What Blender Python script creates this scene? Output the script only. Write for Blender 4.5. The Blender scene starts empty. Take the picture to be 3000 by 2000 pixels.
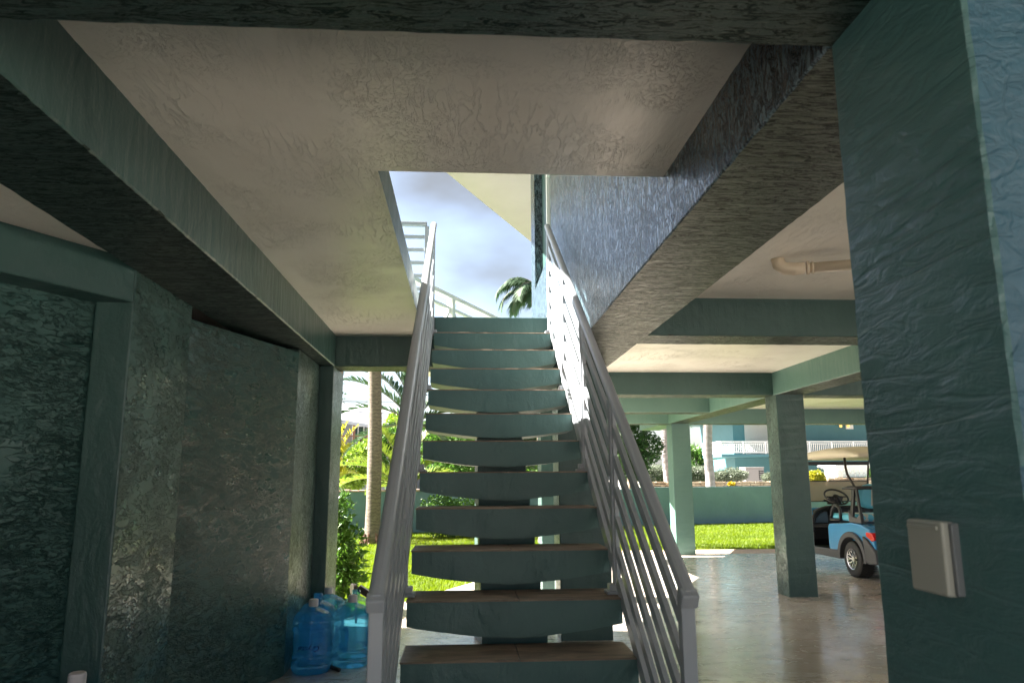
import bpy, bmesh, math, random
import numpy as np
from mathutils import Vector, Matrix
R = math.radians
random.seed(7)
rng = np.random.default_rng(11)
scene = bpy.context.scene
COL = scene.collection

# ------------------------------------------------------------------ camera
EYE, PITCH, YAW, ROLL, FPX = 1.2874, .1825, .0654, -.0048, 2182.57
cam = bpy.data.cameras.new('camera')
cam.sensor_width = 36; cam.lens = FPX / 3000 * 36; cam.clip_start = .05; cam.clip_end = 2000
cam_ob = bpy.data.objects.new('camera', cam); COL.objects.link(cam_ob)
cam_ob.location = (0, 0, EYE)
cam_ob.rotation_euler = (Matrix.Rotation(-YAW, 3, 'Z') @ Matrix.Rotation(math.pi/2 + PITCH, 3, 'X') @ Matrix.Rotation(ROLL, 3, 'Z')).to_euler()
scene.camera = cam_ob
cam.dof.use_dof = True; cam.dof.focus_distance = 7.5; cam.dof.aperture_fstop = 6.3

# ------------------------------------------------------------------ sky and sun
SUN_AZ, SUN_EL = R(-75), R(43)          # azimuth from +Y towards +X
w = bpy.data.worlds.new('World'); scene.world = w; w.use_nodes = True
wn = w.node_tree; wn.nodes.clear()
def WN(t, **k):
    n = wn.nodes.new(t)
    for a, b in k.items(): setattr(n, a, b)
    return n
sky = WN('ShaderNodeTexSky', sky_type='NISHITA', sun_disc=False, sun_elevation=SUN_EL, sun_rotation=SUN_AZ, air_density=1.0, dust_density=2.5, ozone_density=1.0)
tc = WN('ShaderNodeTexCoord'); mp = WN('ShaderNodeMapping'); mp.inputs['Scale'].default_value = (1, 1, 2.2); mp.inputs['Location'].default_value = (.35, .1, .3)
n1 = WN('ShaderNodeTexNoise'); n1.inputs['Scale'].default_value = 2.6; n1.inputs['Detail'].default_value = 5; n1.inputs['Roughness'].default_value = .45
cr = WN('ShaderNodeValToRGB'); cr.color_ramp.elements[0].position = .44; cr.color_ramp.elements[1].position = .62
cr.color_ramp.elements[0].color = (0.40,)*3+(1,); cr.color_ramp.elements[1].color = (.95,)*3+(1,)
mx = WN('ShaderNodeMix', data_type='RGBA'); mx.inputs[7].default_value = (.78, .83, .90, 1)
bg = WN('ShaderNodeBackground'); bg.inputs['Strength'].default_value = .05
wo = WN('ShaderNodeOutputWorld')
L = wn.links.new
L(tc.outputs['Generated'], mp.inputs['Vector']); L(mp.outputs[0], n1.inputs['Vector']); L(n1.outputs['Fac'], cr.inputs[0])
L(cr.outputs[0], mx.inputs[0]); L(sky.outputs[0], mx.inputs[6]); L(mx.outputs[2], bg.inputs[0]); L(bg.outputs[0], wo.inputs[0])
sun = bpy.data.lights.new('sun', 'SUN'); sun.energy = 4.8; sun.angle = R(.5); sun.color = (1, .95, .87)
sun_ob = bpy.data.objects.new('sun', sun); COL.objects.link(sun_ob)
tosun = Vector((math.sin(SUN_AZ)*math.cos(SUN_EL), math.cos(SUN_AZ)*math.cos(SUN_EL), math.sin(SUN_EL)))
sun_ob.rotation_euler = tosun.to_track_quat('Z', 'Y').to_euler(); sun_ob.location = (-20, 10, 30)
vs = scene.view_settings
vs.view_transform = 'Standard'; vs.look = 'None'; vs.gamma = 1; vs.use_curve_mapping = False; vs.exposure = 3.4
scene.cycles.max_bounces = 12; scene.cycles.diffuse_bounces = 9; scene.cycles.glossy_bounces = 5
scene.cycles.transmission_bounces = 8; scene.cycles.transparent_max_bounces = 16
scene.cycles.use_denoising = True

def at(px, py, Y):
    """point of the plane y=Y on the line of sight measured in the photograph"""
    u, v = (px-1500)/FPX, (py-1000)/FPX
    c, s = math.cos(-ROLL), math.sin(-ROLL); u, v = u*c-v*s, u*s+v*c
    c, s = math.cos(PITCH), math.sin(PITCH); d, z = c+v*s, s-v*c
    c, s = math.cos(YAW), math.sin(YAW); x, y = u*c+d*s, -u*s+d*c
    t = Y/y
    return Vector((x*t, Y, EYE+z*t))

# ------------------------------------------------------------------ materials
def newmat(name):
    m = bpy.data.materials.new(name); m.use_nodes = True
    nt = m.node_tree; b = nt.nodes['Principled BSDF']
    return m, nt, b
def N(nt, t, **k):
    n = nt.nodes.new(t)
    for a, b in k.items():
        if a.startswith('i_'): n.inputs[a[2:].replace('_', ' ')].default_value = b
        else: setattr(n, a, b)
    return n
def ramp(nt, src, stops):
    r = N(nt, 'ShaderNodeValToRGB'); e = r.color_ramp.elements
    while len(e) < len(stops): e.new(.5)
    for i, (p, c) in enumerate(stops):
        e[i].position = p; e[i].color = (c, c, c, 1) if not hasattr(c, '__len__') else tuple(c)+(1,)
    nt.links.new(src, r.inputs[0]); return r.outputs[0]
def coords(nt, scale=(1, 1, 1), rot=(0, 0, 0)):
    t = N(nt, 'ShaderNodeTexCoord'); m = N(nt, 'ShaderNodeMapping')
    m.inputs['Scale'].default_value = scale; m.inputs['Rotation'].default_value = rot
    nt.links.new(t.outputs['Object'], m.inputs[0]); return m.outputs[0]
def noise(nt, vec, scale, detail=4, rough=.5, dist=0):
    n = N(nt, 'ShaderNodeTexNoise', i_Scale=scale, i_Detail=detail, i_Roughness=rough, i_Distortion=dist)
    nt.links.new(vec, n.inputs['Vector']); return n.outputs['Fac']
def math_(nt, op, a, b):
    m = N(nt, 'ShaderNodeMath', operation=op)
    for i, v in enumerate((a, b)):
        if isinstance(v, (int, float)): m.inputs[i].default_value = v
        else: nt.links.new(v, m.inputs[i])
    return m.outputs[0]
def mixc(nt, f, a, b):
    m = N(nt, 'ShaderNodeMix', data_type='RGBA')
    if isinstance(f, (int, float)): m.inputs[0].default_value = f
    else: nt.links.new(f, m.inputs[0])
    for i, v in ((6, a), (7, b)):
        if hasattr(v, '__len__'): m.inputs[i].default_value = tuple(v)+(1,)
        else: nt.links.new(v, m.inputs[i])
    return m.outputs[2]
def bump(nt, b, h, strength, dist):
    n = N(nt, 'ShaderNodeBump'); n.inputs['Strength'].default_value = strength; n.inputs['Distance'].default_value = dist
    nt.links.new(h, n.inputs['Height']); nt.links.new(n.outputs[0], b.inputs['Normal'])
def stucco(name, c1, c2, rough, kind='knock', dist=.006, strength=1.0, rot=(0, 0, 0), spec=.5, groove=None):
    m, nt, b = newmat(name)
    def crack(v, scale, w, dist, det=5, ro=.6):      # 1 on the flats, 0 in thin meandering creases
        return ramp(nt, noise(nt, v, scale, det, ro, dist), ((.5-w, 1), (.5-w*.45, 0), (.5+w*.45, 0), (.5+w, 1)))
    def mask(scale, lo, hi):
        return ramp(nt, noise(nt, coords(nt), scale, 3), ((lo, 0), (hi, 1)))
    mul, add = (lambda a, b: math_(nt, 'MULTIPLY', a, b)), (lambda a, b: math_(nt, 'ADD', a, b))
    sheen = None
    if kind == 'knock':      # overlapping torn skim-coat patches with crisp lips, laid on sideways
        v = coords(nt, (.55, .55, 1.5), rot)
        a = ramp(nt, noise(nt, v, 6.5, 8, .66, .5), ((.485, 0), (.505, 1)))
        f = ramp(nt, noise(nt, v, 15, 7, .66, .8), ((.50, 0), (.525, 1)))
        c = crack(v, 26, .022, 1.6)
        cm = mask(3.2, .42, .58)
        creases = add(mul(c, cm), math_(nt, 'SUBTRACT', 1.0, cm))
        h = add(add(mul(a, .40), mul(f, .28)), mul(creases, .32)); g_in = creases; sheen = add(mul(a, .6), mul(f, .4))
    elif kind == 'rolled':   # painted render: soft ripple, sparse chips and trowel nicks
        v = coords(nt, (1, 1, .5), rot)
        c = crack(v, 13, .012, 1.5); cm = mask(4.5, .50, .60)
        creases = add(mul(c, cm), math_(nt, 'SUBTRACT', 1.0, cm))
        h = add(add(mul(creases, .07), mul(noise(nt, v, 9, 5, .5, .6), .9)), mul(noise(nt, coords(nt), 45, 3), .15)); g_in = creases
    elif kind == 'curl':     # closely curled trowel flicks
        v = coords(nt, (1, 1, .8), rot)
        c = crack(v, 17, .03, 2.2); c2_ = crack(v, 34, .03, 1.4)
        cm = mask(4, .40, .6)
        creases = mul(c, add(mul(c2_, cm), math_(nt, 'SUBTRACT', 1.0, cm)))
        h = add(mul(creases, .8), mul(noise(nt, v, 9, 4), .3)); g_in = creases
    elif kind == 'ceil':     # flat trowelled ceiling with scattered flicks and drag lines
        v = coords(nt, (1, .22, 1), (0, 0, R(16)))
        c = crack(coords(nt), 24, .02, 1.8); d_ = crack(v, 22, .022, .5)
        cm = mask(2.4, .44, .72); dm = mask(1.9, .46, .66)
        creases = add(mul(c, cm), math_(nt, 'SUBTRACT', 1.0, cm)); dl = add(mul(d_, dm), math_(nt, 'SUBTRACT', 1.0, dm))
        h = add(add(mul(creases, .5), mul(dl, .35)), mul(noise(nt, v, 40, 5), .30)); g_in = mul(creases, dl)
    elif kind == 'drag':     # coat dragged crosswise (X), broken into long wavy fissures
        v = coords(nt, (.20, 1, 1), rot)
        c = crack(v, 34, .045, 1.0, 6, .65); c2_ = crack(v, 56, .04, .7)
        creases = mul(c, add(mul(c2_, .6), .4))
        h = add(creases, mul(noise(nt, coords(nt), 30, 3), .15)); g_in = creases
    elif kind == 'fleck':    # tall wall: dense steep flecks
        v = coords(nt, (1, 1, .42), rot)
        c = crack(v, 26, .045, 1.1, 6, .66); c2_ = crack(v, 46, .04, .8)
        creases = mul(c, add(mul(c2_, .5), .5))
        h = add(creases, mul(noise(nt, v, 12, 4), .5)); g_in = creases
    elif kind == 'wave':     # close-up brushed waves
        v = coords(nt, (1, .4, 1.5), rot)
        a = ramp(nt, noise(nt, v, 20, 6, .6, 1.0), ((.36, 0), (.52, .7), (.60, 1)))
        l_ = crack(coords(nt, (1, .10, 1.2), (R(-12), 0, 0)), 5.5, .012, .25, 3, .4)
        h = add(add(mul(a, .5), mul(noise(nt, coords(nt), 60, 4, .55), .22)), mul(l_, .35)); g_in = a
    else:                    # soft rolled paint
        v = coords(nt)
        h = add(mul(noise(nt, v, 16, 5, .55, .8), .8), mul(noise(nt, v, 60, 3), .2)); g_in = h
    cn = noise(nt, coords(nt), 1.7, 6, .6, .4)
    paint = mixc(nt, ramp(nt, cn, ((.35, 0), (.65, 1))), c1, c2)
    if groove:      # relief shade painted as darker colour into the stucco hollows
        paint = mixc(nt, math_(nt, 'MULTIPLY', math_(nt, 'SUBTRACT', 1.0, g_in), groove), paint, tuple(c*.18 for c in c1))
    nt.links.new(paint, b.inputs['Base Color'])
    rr = noise(nt, coords(nt), 6, 4)
    rg_ = math_(nt, 'ADD', math_(nt, 'MULTIPLY', rr, .16), rough-.08)
    if sheen: rg_ = math_(nt, 'ADD', rg_, math_(nt, 'MULTIPLY', math_(nt, 'SUBTRACT', .5, sheen), .22))
    nt.links.new(rg_, b.inputs['Roughness'])
    if groove and groove > .6: nt.links.new(math_(nt, 'MULTIPLY', math_(nt, 'ADD', math_(nt, 'MULTIPLY', g_in, .85), .15), spec), b.inputs['Specular IOR Level'])
    else: b.inputs['Specular IOR Level'].default_value = spec
    bump(nt, b, h, strength, dist)
    return m
T1, T2 = (.030, .076, .068), (.042, .096, .086)
M = {}
M['teal_soft'] = stucco('teal_soft_stucco', T1, T2, .38, 'rolled', .010, 1, groove=.04)
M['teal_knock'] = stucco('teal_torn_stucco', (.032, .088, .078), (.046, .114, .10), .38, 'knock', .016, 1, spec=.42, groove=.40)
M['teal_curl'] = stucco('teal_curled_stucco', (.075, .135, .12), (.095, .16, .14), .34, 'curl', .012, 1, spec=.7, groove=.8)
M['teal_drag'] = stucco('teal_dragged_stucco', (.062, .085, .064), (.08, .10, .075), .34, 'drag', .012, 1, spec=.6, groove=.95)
M['teal_drag_shaded'] = stucco('shaded_dragged_stucco', (.022, .050, .044), (.028, .06, .052), .42, 'drag', .008, 1, spec=.4, groove=.7)  # teal with shade put into its colour, for two beam undersides
M['teal_pale'] = stucco('teal_pale_stucco', (.085, .165, .145), (.10, .185, .16), .45, 'soft', .005, .7)
M['teal_wave'] = stucco('teal_brushed_stucco', (.062, .155, .155), (.08, .185, .18), .36, 'wave', .006, .7, spec=.7)
M['skylit_wave'] = stucco('skylit_brushed_stucco', (.030, .095, .135), (.038, .11, .155), .45, 'wave', .005, 1)  # blue skylight painted into the near column's front face
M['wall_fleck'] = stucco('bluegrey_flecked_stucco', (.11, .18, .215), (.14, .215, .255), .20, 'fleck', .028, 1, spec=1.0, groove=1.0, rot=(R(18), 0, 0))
M['ceiling'] = stucco('warm_white_ceiling', (.80, .765, .66), (.86, .83, .73), .34, 'ceil', .0065, 1, spec=.7, groove=.06)
M['soffit'] = stucco('cream_soffit', (.62, .48, .50), (.66, .52, .54), .6, 'soft', .003, .5)
M['garden_wall'] = stucco('seafoam_wall_paint', (.10, .175, .21), (.12, .205, .24), .5, 'soft', .008, 1)
M['tread_paint'] = stucco('tread_dark_teal', (.046, .112, .105), (.06, .135, .125), .42, 'rolled', .010, 1, groove=.04)
M['far_teal'] = stucco('far_house_teal', (.055, .16, .185), (.06, .17, .195), .6, 'soft', .004, .4)

def plain(name, col, rough=.5, metal=0, spec=.5, var=.12, scale=8, bmp=0, **kw):
    m, nt, b = newmat(name)
    f = noise(nt, coords(nt), scale, 5)
    nt.links.new(mixc(nt, f, tuple(c*(1-var) for c in col), tuple(min(1, c*(1+var)) for c in col)), b.inputs['Base Color'])
    nt.links.new(math_(nt, 'ADD', math_(nt, 'MULTIPLY', noise(nt, coords(nt), scale*2, 3), .12), rough-.06), b.inputs['Roughness'])
    b.inputs['Metallic'].default_value = metal; b.inputs['Specular IOR Level'].default_value = spec
    if bmp: bump(nt, b, noise(nt, coords(nt), scale*6, 4), .6, bmp)
    for k, v in kw.items(): b.inputs[k.replace('_', ' ')].default_value = v
    return m
M['rail'] = plain('powder_coated_rail', (.37, .40, .425), .36, var=.05, scale=5, bmp=.0005)
M['white'] = plain('white_paint', (.78, .76, .73), .45, var=.05)
M['black'] = plain('black_plastic', (.018, .017, .018), .45, bmp=.0008)
M['darkgrey'] = plain('dark_grey_plastic', (.07, .068, .072), .5, bmp=.0008)
M['pocket'] = plain('blue_grey_plastic', (.08, .13, .19), .45)
M['brown_black'] = plain('brown_black_steel', (.03, .024, .02), .35)
M['outlet'] = plain('outlet_grey_plastic', (.40, .41, .35), .5, var=.04, bmp=.0004)
M['outlet_hinge'] = plain('outlet_hinge_plastic', (.16, .175, .18), .5, var=.04)
M['pvc'] = plain('cream_pvc', (.62, .53, .39), .4, var=.05)
M['cart_blue'] = plain('cart_blue_paint', (.06, .28, .56), .2, var=.03, Coat_Weight=.6, Coat_Roughness=.08)
M['cart_cream'] = plain('cart_cream_roof', (.62, .54, .42), .45, var=.04)
M['vinyl_blue'] = plain('seat_blue_vinyl', (.13, .48, .62), .4, var=.06)
M['vinyl_cream'] = plain('seat_cream_vinyl', (.62, .56, .45), .45, var=.06)
M['rubber'] = plain('tyre_rubber', (.022, .020, .019), .6, bmp=.002)
M['alloy'] = plain('machined_alloy', (.72, .70, .68), .22, metal=1, var=.05)
M['red'] = plain('red_lens', (.75, .015, .02), .2, var=.1, Coat_Weight=.5)
M['cap'] = plain('white_bottle_cap', (.60, .56, .56), .5, var=.06)
M['ink'] = plain('blue_ink', (.005, .01, .14), .5)
M['bark'] = plain('trunk', (.2, .15, .11), .8)
M['generator'] = plain('generator_beige', (.26, .235, .225), .5, var=.04)
M['roof_white'] = plain('white_roof_shingle', (.34, .36, .40), .7, var=.08, scale=12, bmp=.01)
M['house_grey'] = plain('pale_grey_siding', (.17, .18, .19), .7, var=.06)
M['brown_wood'] = plain('brown_timber', (.16, .07, .04), .6)
M['mulch'] = plain('bark_mulch', (.11, .055, .035), .9, var=.6, scale=25, bmp=.02)
M['coping'] = plain('brick_coping', (.42, .30, .26), .8, var=.4, scale=6, bmp=.006)
M['cable'] = plain('black_cable', (.02, .02, .02), .6)
M['blind'] = plain('white_blind', (.80, .78, .75), .6, var=.04)
M['glassblock'] = plain('pale_glass_block', (.62, .66, .64), .2, var=.25, scale=14)
M['grout'] = plain('dark_grout', (.07, .05, .035), .9)
M['flower'] = plain('yellow_petals', (.65, .45, .01), .6, var=.2)
M['bounce_driveway'] = plain('pale_coral_gravel', (.55, .51, .46), .9, var=.15, scale=3, bmp=.004)
M['sand_ground'] = plain('sandy_soil', (.26, .245, .215), .9, var=.3, scale=.6)

def glass(name, col, rough=.03, ior=1.45, tw=1):
    m, nt, b = newmat(name)
    b.inputs['Base Color'].default_value = tuple(col)+(1,); b.inputs['Roughness'].default_value = rough
    b.inputs['IOR'].default_value = ior; b.inputs['Transmission Weight'].default_value = tw
    return m
def shell(name, clear, body, f):
    m, nt, b = newmat(name)
    b.inputs['Base Color'].default_value = tuple(body)+(1,); b.inputs['Roughness'].default_value = .12
    b.inputs['Specular IOR Level'].default_value = .8
    t = N(nt, 'ShaderNodeBsdfTransparent'); t.inputs['Color'].default_value = tuple(clear)+(1,)
    tl = N(nt, 'ShaderNodeBsdfTranslucent'); tl.inputs['Color'].default_value = tuple(body)+(1,)
    g_ = N(nt, 'ShaderNodeBsdfGlossy'); g_.inputs['Roughness'].default_value = .08
    lw = N(nt, 'ShaderNodeLayerWeight'); lw.inputs['Blend'].default_value = .28
    a = N(nt, 'ShaderNodeMixShader'); a.inputs[0].default_value = .5; nt.links.new(b.outputs[0], a.inputs[1]); nt.links.new(tl.outputs[0], a.inputs[2])
    c = N(nt, 'ShaderNodeMixShader'); c.inputs[0].default_value = f; nt.links.new(t.outputs[0], c.inputs[1]); nt.links.new(a.outputs[0], c.inputs[2])
    e = N(nt, 'ShaderNodeMixShader'); nt.links.new(math_(nt, 'MULTIPLY', lw.outputs['Fresnel'], .6), e.inputs[0]); nt.links.new(c.outputs[0], e.inputs[1]); nt.links.new(g_.outputs[0], e.inputs[2])
    nt.links.new(e.outputs[0], nt.nodes['Material Output'].inputs['Surface']); return m
M['jug'] = shell('blue_polycarbonate', (.52, .86, 1.0), (.06, .50, .95), .34)
M['jug_clear'] = shell('pale_aqua_polycarbonate', (.72, .93, .96), (.25, .60, .70), .14)
def tinted(name, col, alpha, rough=.05):
    m, nt, b = newmat(name)
    b.inputs['Base Color'].default_value = tuple(col)+(1,); b.inputs['Roughness'].default_value = rough; b.inputs['Alpha'].default_value = alpha
    return m
M['windshield'] = tinted('tan_acrylic', (.50, .43, .30), .72, .25)
M['window_glass'] = plain('green_window_glass', (.02, .075, .05), .06, var=.1, spec=.8)
M['dark_glass'] = plain('dark_window_glass', (.02, .04, .035), .08, spec=.8)

def floor_mat():
    m, nt, b = newmat('polished_concrete')
    a = noise(nt, coords(nt, (1, 1.0, 1)), 2.2, 8, .62, .6)
    c = noise(nt, coords(nt, (1, 1, 1)), 9, 6, .65, 1.0)
    base = mixc(nt, ramp(nt, a, ((.3, 0), (.7, 1))), (.45, .39, .345), (.78, .72, .67))
    base = mixc(nt, ramp(nt, c, ((.50, 0), (.66, .85))), base, (.17, .125, .095))
    st = ramp(nt, noise(nt, coords(nt), 5, 5, .7, .5), ((.66, 0), (.70, 1)))
    base = mixc(nt, math_(nt, 'MULTIPLY', st, .9), base, (.07, .05, .035))
    fl_ = ramp(nt, noise(nt, coords(nt, (.45, 1.6, 1)), 7, 7, .7, .8), ((.55, 0), (.62, .65)))
    base = mixc(nt, fl_, base, (.14, .10, .075))
    big = ramp(nt, noise(nt, coords(nt), .55, 5, .6, .4), ((.45, 0), (.6, .55)))
    base = mixc(nt, big, base, (.36, .27, .21))
    nt.links.new(base, b.inputs['Base Color'])
    nt.links.new(ramp(nt, c, ((.35, .11), (.7, .34))), b.inputs['Roughness'])
    b.inputs['Specular IOR Level'].default_value = .9; b.inputs['Coat Weight'].default_value = .35; b.inputs['Coat Roughness'].default_value = .16
    h = math_(nt, 'ADD', noise(nt, coords(nt, (1, 1, 1)), 5, 4, .5, .5), math_(nt, 'MULTIPLY', noise(nt, coords(nt), 30, 4), .12))
    bump(nt, b, h, .35, .004)
    return m
M['floor'] = floor_mat()
def brick(name, c1, c2, mortar, scale, rot=(0, 0, 0), bh=.25, bw=.5, ms=.02, rough=.8):
    m, nt, b = newmat(name)
    t = N(nt, 'ShaderNodeTexBrick', i_Scale=scale)
    t.inputs['Color1'].default_value = tuple(c1)+(1,); t.inputs['Color2'].default_value = tuple(c2)+(1,); t.inputs['Mortar'].default_value = tuple(mortar)+(1,)
    t.inputs['Row Height'].default_value = bh; t.inputs['Brick Width'].default_value = bw; t.inputs['Mortar Size'].default_value = ms
    v = coords(nt, (1, 1, 1), rot); nt.links.new(v, t.inputs['Vector'])
    f = noise(nt, coords(nt), 3, 6)
    nt.links.new(mixc(nt, math_(nt, 'MULTIPLY', f, .5), t.outputs['Color'], tuple(x*.6 for x in c1)), b.inputs['Base Color'])
    b.inputs['Roughness'].default_value = rough
    bump(nt, b, math_(nt, 'SUBTRACT', 1.0, t.outputs['Fac']), .5, .01)
    return m
M['paver'] = brick('herring_pavers', (.40, .27, .20), (.48, .36, .27), (.22, .17, .13), 1, bh=.11, bw=.22, ms=.008)
M['road'] = plain('asphalt', (.19, .19, .185), .8, bmp=.004)
def tile_mat():
    m, nt, b = newmat('brown_stone_tile')
    f = noise(nt, coords(nt, (1, 3.2, 1)), 3.2, 8, .65, 1.4)
    base = mixc(nt, ramp(nt, f, ((.3, 0), (.5, .5), (.7, 1))), (.085, .06, .045), (.34, .245, .17))
    nt.links.new(base, b.inputs['Base Color']); b.inputs['Roughness'].default_value = .55
    bump(nt, b, f, .5, .003)
    return m
M['tile'] = tile_mat()
def bark_mat(name, c1, c2, ring=26, amt=.5):
    m, nt, b = newmat(name)
    v = coords(nt, (1, 1, 1))
    wv = N(nt, 'ShaderNodeTexWave', bands_direction='Z', i_Scale=ring/6.28, i_Distortion=9.0, i_Detail=4)
    wv.inputs['Detail Scale'].default_value = 2
    nt.links.new(v, wv.inputs['Vector'])
    f = noise(nt, coords(nt, (1, 1, 3)), 14, 6, .65, .6)
    k = math_(nt, 'ADD', math_(nt, 'MULTIPLY', wv.outputs['Fac'], amt), math_(nt, 'MULTIPLY', f, 1-amt*.5))
    nt.links.new(mixc(nt, ramp(nt, k, ((.3, 0), (.8, 1))), c1, c2), b.inputs['Base Color'])
    b.inputs['Roughness'].default_value = .85
    bump(nt, b, k, .7, .012)
    return m
M['palm_bark'] = bark_mat('ringed_palm_bark', (.075, .055, .042), (.20, .155, .12), 26, .2)
M['royal_bark'] = bark_mat('smooth_royal_palm_bark', (.20, .175, .17), (.34, .30, .30), 8, .25)
def leaf(name, c1, c2, scale=1.5, rough=.45, tr=.35):
    m, nt, b = newmat(name)
    f = noise(nt, coords(nt), scale, 4, .7)
    g = noise(nt, coords(nt), scale*14, 2, .5)
    k = ramp(nt, math_(nt, 'ADD', math_(nt, 'MULTIPLY', f, .6), math_(nt, 'MULTIPLY', g, .4)), ((.38, 0), (.62, 1)))
    col = mixc(nt, k, c1, c2)
    nt.links.new(col, b.inputs['Base Color']); b.inputs['Roughness'].default_value = rough
    t = N(nt, 'ShaderNodeBsdfTranslucent'); nt.links.new(col, t.inputs['Color'])
    x = N(nt, 'ShaderNodeMixShader'); x.inputs[0].default_value = tr
    out = nt.nodes['Material Output']
    nt.links.new(b.outputs[0], x.inputs[1]); nt.links.new(t.outputs[0], x.inputs[2]); nt.links.new(x.outputs[0], out.inputs['Surface'])
    return m
M['leaf_green'] = leaf('leaf_mid_green', (.035, .10, .012), (.10, .21, .02))
M['leaf_dark'] = leaf('leaf_dark_green', (.02, .055, .012), (.06, .12, .03))
M['leaf_lime'] = leaf('leaf_lime', (.10, .20, .015), (.26, .36, .03))
M['leaf_yellow'] = leaf('leaf_yellow', (.20, .22, .012), (.42, .37, .02))
M['leaf_silver'] = leaf('leaf_silver', (.07, .095, .055), (.21, .24, .17), 3)
M['frond'] = leaf('palm_frond', (.045, .12, .02), (.13, .24, .035))
M['frond_dark'] = leaf('palm_frond_dark', (.015, .045, .018), (.045, .10, .035), tr=.2, rough=.7)
M['frond_yellow'] = leaf('palm_frond_sunny', (.09, .16, .015), (.25, .30, .04))
M['grass'] = leaf('lawn_blades', (.09, .145, .001), (.175, .235, .003), .8, .6, .5)
M['lawn'] = plain('lawn_soil', (.12, .20, .003), .9, var=.3, scale=20)
def stone_mat():
    m, nt, b = newmat('stacked_ledge_stone')
    t = N(nt, 'ShaderNodeTexCoord'); mpn = N(nt, 'ShaderNodeObjectInfo')
    f = noise(nt, coords(nt), 4, 5, .7)
    g = noise(nt, coords(nt), 1.1, 2)
    col = mixc(nt, ramp(nt, math_(nt, 'ADD', math_(nt, 'MULTIPLY', f, .6), math_(nt, 'MULTIPLY', g, .4)), ((.35, 0), (.65, 1))), (.26, .16, .09), (.62, .50, .36))
    nt.links.new(col, b.inputs['Base Color']); b.inputs['Roughness'].default_value = .85
    bump(nt, b, f, .6, .02); return m
M['stone'] = stone_mat()

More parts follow.
